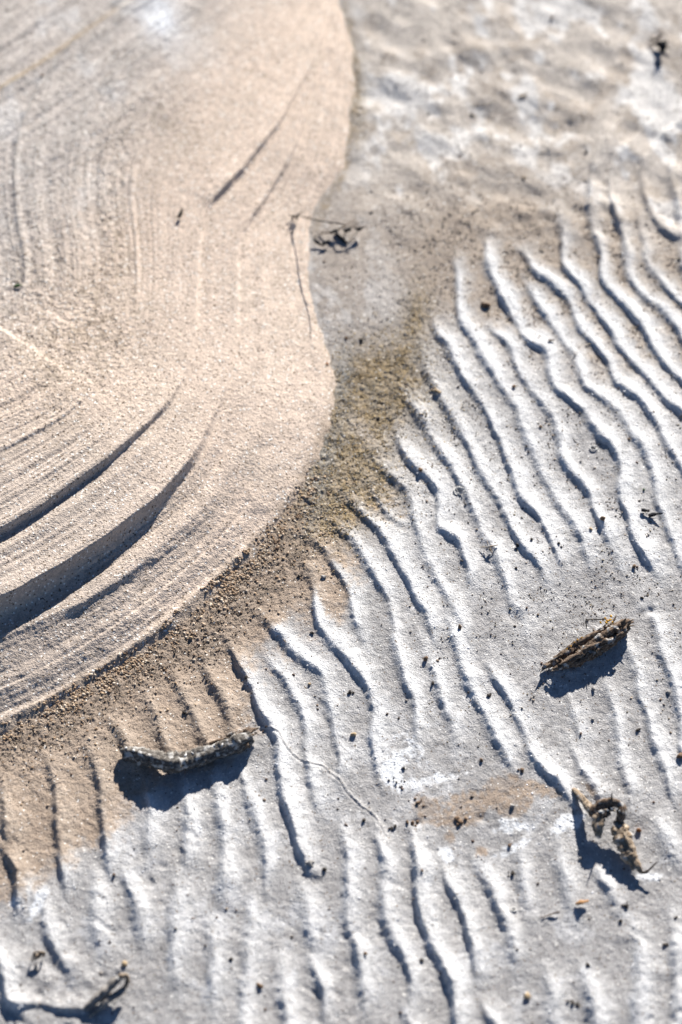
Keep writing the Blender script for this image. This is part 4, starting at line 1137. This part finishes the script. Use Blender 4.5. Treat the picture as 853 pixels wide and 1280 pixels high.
m.tube([G(686, 426, .002), G(693, 425, .003)], [1.2 * MM, .8 * MM], 6, .2, .2, 1, 409, step=.001)
tag(m.build('splinter', M_bark, origin=G(689, 426)), 'short brown splinter on a white crest below the crumb cluster', 'splinter')


def ringlet(u, v, r, mat, label, seed):
    m = MB()
    n = 9
    m.tube([G(u + r * math.cos(a), v + r * .6 * math.sin(a), .0012) for a in [i / n * 5.6 for i in range(n + 1)]], [.8 * MM] * (n + 1), 6, .2, .2, 1, seed, step=.001)
    tag(m.build('shell_fragment', mat, origin=G(u, v)), label, 'shell')


ringlet(574, 613, 6.5, M_shell, 'pale ring-shaped shell bit on a white crest near the centre', 420)
ringlet(642, 1137, 4, M_shell, 'tiny white shell ring in a trough at lower right', 421)
ringlet(742, 560, 4.5, M_shell, 'pale shell bit inside the rounded ripple pool', 422)

# ------------------------------------------------------------------ uncountable grains
import bmesh
_b = bmesh.new(); bmesh.ops.create_icosphere(_b, subdivisions=1, radius=1)
ICO = np.array([v.co[:] for v in _b.verts], F32); ICF = np.array([[v.index for v in f.verts] for f in _b.faces], np.int32); _b.free()


def scatter(name, label, density, n, smin, smax, cols, seed, on='bed', flat=.75, pw=2.2):
    """n irregular grains placed with the given density image"""
    g = np.random.default_rng(seed)
    d = np.clip(density, 0, None)[::2, ::2].ravel().astype(np.float64)
    d /= d.sum()
    pick = g.choice(len(d), n, p=d)
    W = Uh.shape[1]
    u = Uh[0, 0] + (pick % W) * 2 + g.uniform(-1, 1, n)
    v = Vh[0, 0] + (pick // W) * 2 + g.uniform(-1, 1, n)
    sz = (smin + (smax - smin) * g.random(n) ** pw) * MM
    z = samp(HB if on == 'bank' else HG, u, v)
    if on == 'both':
        z = np.where(samp(dC, u, v) > 0, samp(HB, u, v), samp(HG, u, v))
    a = (u - 426.5) / FPX; b = -(v - 640) / FPX
    dz = -sP + b * cP
    t = (z - CAMH) / dz
    c = np.stack([a * t, (cP + b * sP) * t, z + sz * .2], -1)
    nv = len(ICO)
    base = ICO[None] * (1 + g.uniform(-.28, .28, (n, nv, 1)))
    base = base * (g.uniform(.7, 1.3, (n, 1, 3)) * np.array([1, 1, flat]))
    th = g.uniform(0, 6.28, n)
    R = np.zeros((n, 3, 3)); R[:, 0, 0] = np.cos(th); R[:, 0, 1] = -np.sin(th); R[:, 1, 0] = np.sin(th); R[:, 1, 1] = np.cos(th); R[:, 2, 2] = 1
    ve = np.einsum('nij,nvj->nvi', R, base) * sz[:, None, None] + c[:, None]
    fa = (ICF[None] + (np.arange(n) * nv)[:, None, None]).reshape(-1, 3)
    me = bpy.data.meshes.new(name)
    ve = ve.reshape(-1, 3).astype(F32)
    me.vertices.add(len(ve)); me.vertices.foreach_set('co', ve.ravel())
    me.loops.add(fa.size); me.loops.foreach_set('vertex_index', fa.ravel().astype(np.int32))
    me.polygons.add(len(fa)); me.polygons.foreach_set('loop_start', np.arange(0, fa.size, 3, dtype=np.int32))
    ca = np.array(cols, F32)
    cc = ca[g.integers(0, len(ca), n)] * g.uniform(.75, 1.25, (n, 1))
    cc = np.repeat(cc, nv, 0)
    at = me.attributes.new('tint', 'FLOAT_COLOR', 'POINT')
    at.data.foreach_set('color', np.column_stack([cc, np.ones(len(cc))]).astype(F32).ravel())
    me.update(calc_edges=True)
    me.materials.append(M_grain)
    o = bpy.data.objects.new(name, me); COL.objects.link(o)
    tag(o, label, 'grit', None, 'stuff')


SANDC = [(.42, .32, .23), (.36, .26, .17), (.50, .42, .33), (.28, .19, .12), (.22, .15, .10)]
edge = np.exp(-((dC + 10 - 6 * nf) / 12) ** 2) * sst(570, 640, VV) * (0.25 + .9 * sst(.0, .6, nf + .5)) * (0.35 + 1.2 * np.exp(-(((UU - 320) / 75) ** 2 + ((VV - 690) / 60) ** 2)))
scatter('coarse_grains', 'coarse tan grains piled along the foot of the smooth bank', edge * (dC < 8) * sst(-55, -20, dC) * (.15 + sst(-.1, .6, vnoise(UU, VV, 28, 151) + .4 * nf)) + .03 * strip, 8500, .35, 1.7, SANDC, 501, 'both')
scatter('olive_crumbs', 'olive and black crumbs covering the patch at the bank foot', olive * (.4 + crumb) + .2 * gb * (dC < 0), 12000, .3, 1.0, [(.40, .29, .14), (.30, .22, .12), (.14, .12, .09), (.48, .37, .22), (.26, .25, .23)], 502, pw=2.5)
trough = np.clip(1.05 - 1.5 * hn, 0, 1) * sst(440, 540, UU - .0 * VV) * (dC < -30) * sst(1.1, .2, VV / 1000.0) * (1 - .7 * tr) * (.15 + sst(-.1, .7, fbm(UU, VV, 30, 141, 2)))
scatter('trough_grit', 'fine brown and black grit lying in the troughs of the right ripples', trough + 1.6 * tz * sst(.1, .7, nf + .2), 14000, .4, 1.25, [(.20, .17, .12), (.10, .08, .07), (.34, .28, .22), (.16, .14, .12)], 503, pw=2.2)
scatter('dark_specks', 'sparse dark specks scattered over the whole crust', (dC < -20) * (.5 + sst(-.2, .8, nz)) * (.15 + .85 * sst(.8, .2, hn)), 1800, .5, 1.9, [(.07, .055, .045), (.12, .08, .06), (.20, .15, .11), (.30, .27, .24)], 504, pw=4)
scatter('damp_crumbs', 'dark damp crumbs on the strip below the bank', damp * (.3 + crumb) * (dC < -8) + .04 * tan * (dC < -8) * sst(.1, .8, nf), 6000, .28, .95, [(.16, .12, .09), (.24, .18, .13), (.34, .27, .2), (.11, .09, .075)], 505, pw=2.6)
scatter('bank_grit', 'coarse brown grit sprinkled over the left of the bank', (grit ** 1.3) * (dC > 10) * (.3 + sst(-.1, .6, nf + .4 * nz)) + .002 * (dC > 5), 16000, .35, .95, [(.24, .18, .12), (.36, .29, .22), (.15, .11, .08), (.5, .43, .36)], 506, 'bank', pw=2.4)
scatter('salt_flakes', 'tiny white salt flakes on the pale crust', (wp + .25 * salt * (1 - tan)) * (dC < -20) * sst(-.2, .8, nf + .3 * nz), 5000, .35, 1.1, [(.72, .72, .73), (.62, .61, .6)], 507, flat=.5, pw=2.5)

# ------------------------------------------------------------------ light, sky, camera
w = bpy.data.worlds.new('World')
SC.world = w
w.use_nodes = True
nt = w.node_tree
bg = nt.nodes['Background']
sky = nt.nodes.new('ShaderNodeTexSky')
sky.sky_type = 'NISHITA'
sky.sun_disc = False
sky.sun_elevation = SUN_EL
sky.sun_rotation = SUN_AZ
sky.air_density = .6
sky.dust_density = 0.0
sky.ozone_density = 3.5
nt.links.new(sky.outputs[0], bg.inputs[0])
bg.inputs[1].default_value = 0.05

sd = bpy.data.lights.new('sun', 'SUN')
sd.energy = 5.0
sd.angle = math.radians(.55)
sd.color = (1.0, .965, .91)
so = bpy.data.objects.new('sun', sd)
COL.objects.link(so)
tosun = Vector((math.sin(SUN_AZ) * math.cos(SUN_EL), math.cos(SUN_AZ) * math.cos(SUN_EL), math.sin(SUN_EL)))
so.rotation_euler = tosun.to_track_quat('Z', 'Y').to_euler()

cd = bpy.data.cameras.new('camera')
cd.sensor_fit = 'VERTICAL'
cd.sensor_height = 36
cd.lens = 70
cd.clip_start = .05
cd.clip_end = 300
cd.dof.use_dof = True
foc = P(426, 790, 0)
cd.dof.focus_distance = foc.y * cP + (CAMH - foc.z) * sP
cd.dof.aperture_fstop = 2.1
co_ = bpy.data.objects.new('camera', cd)
co_.location = (0, 0, CAMH)
co_.rotation_euler = (math.radians(90) - PITCH, 0, 0)
COL.objects.link(co_)
SC.camera = co_

SC.view_settings.view_transform = 'Standard'
SC.view_settings.look = 'None'
SC.view_settings.exposure = 1.08
SC.view_settings.gamma = 1
SC.render.engine = 'CYCLES'
SC.cycles.use_denoising = True
SC.cycles.max_bounces = 3
SC.cycles.diffuse_bounces = 2
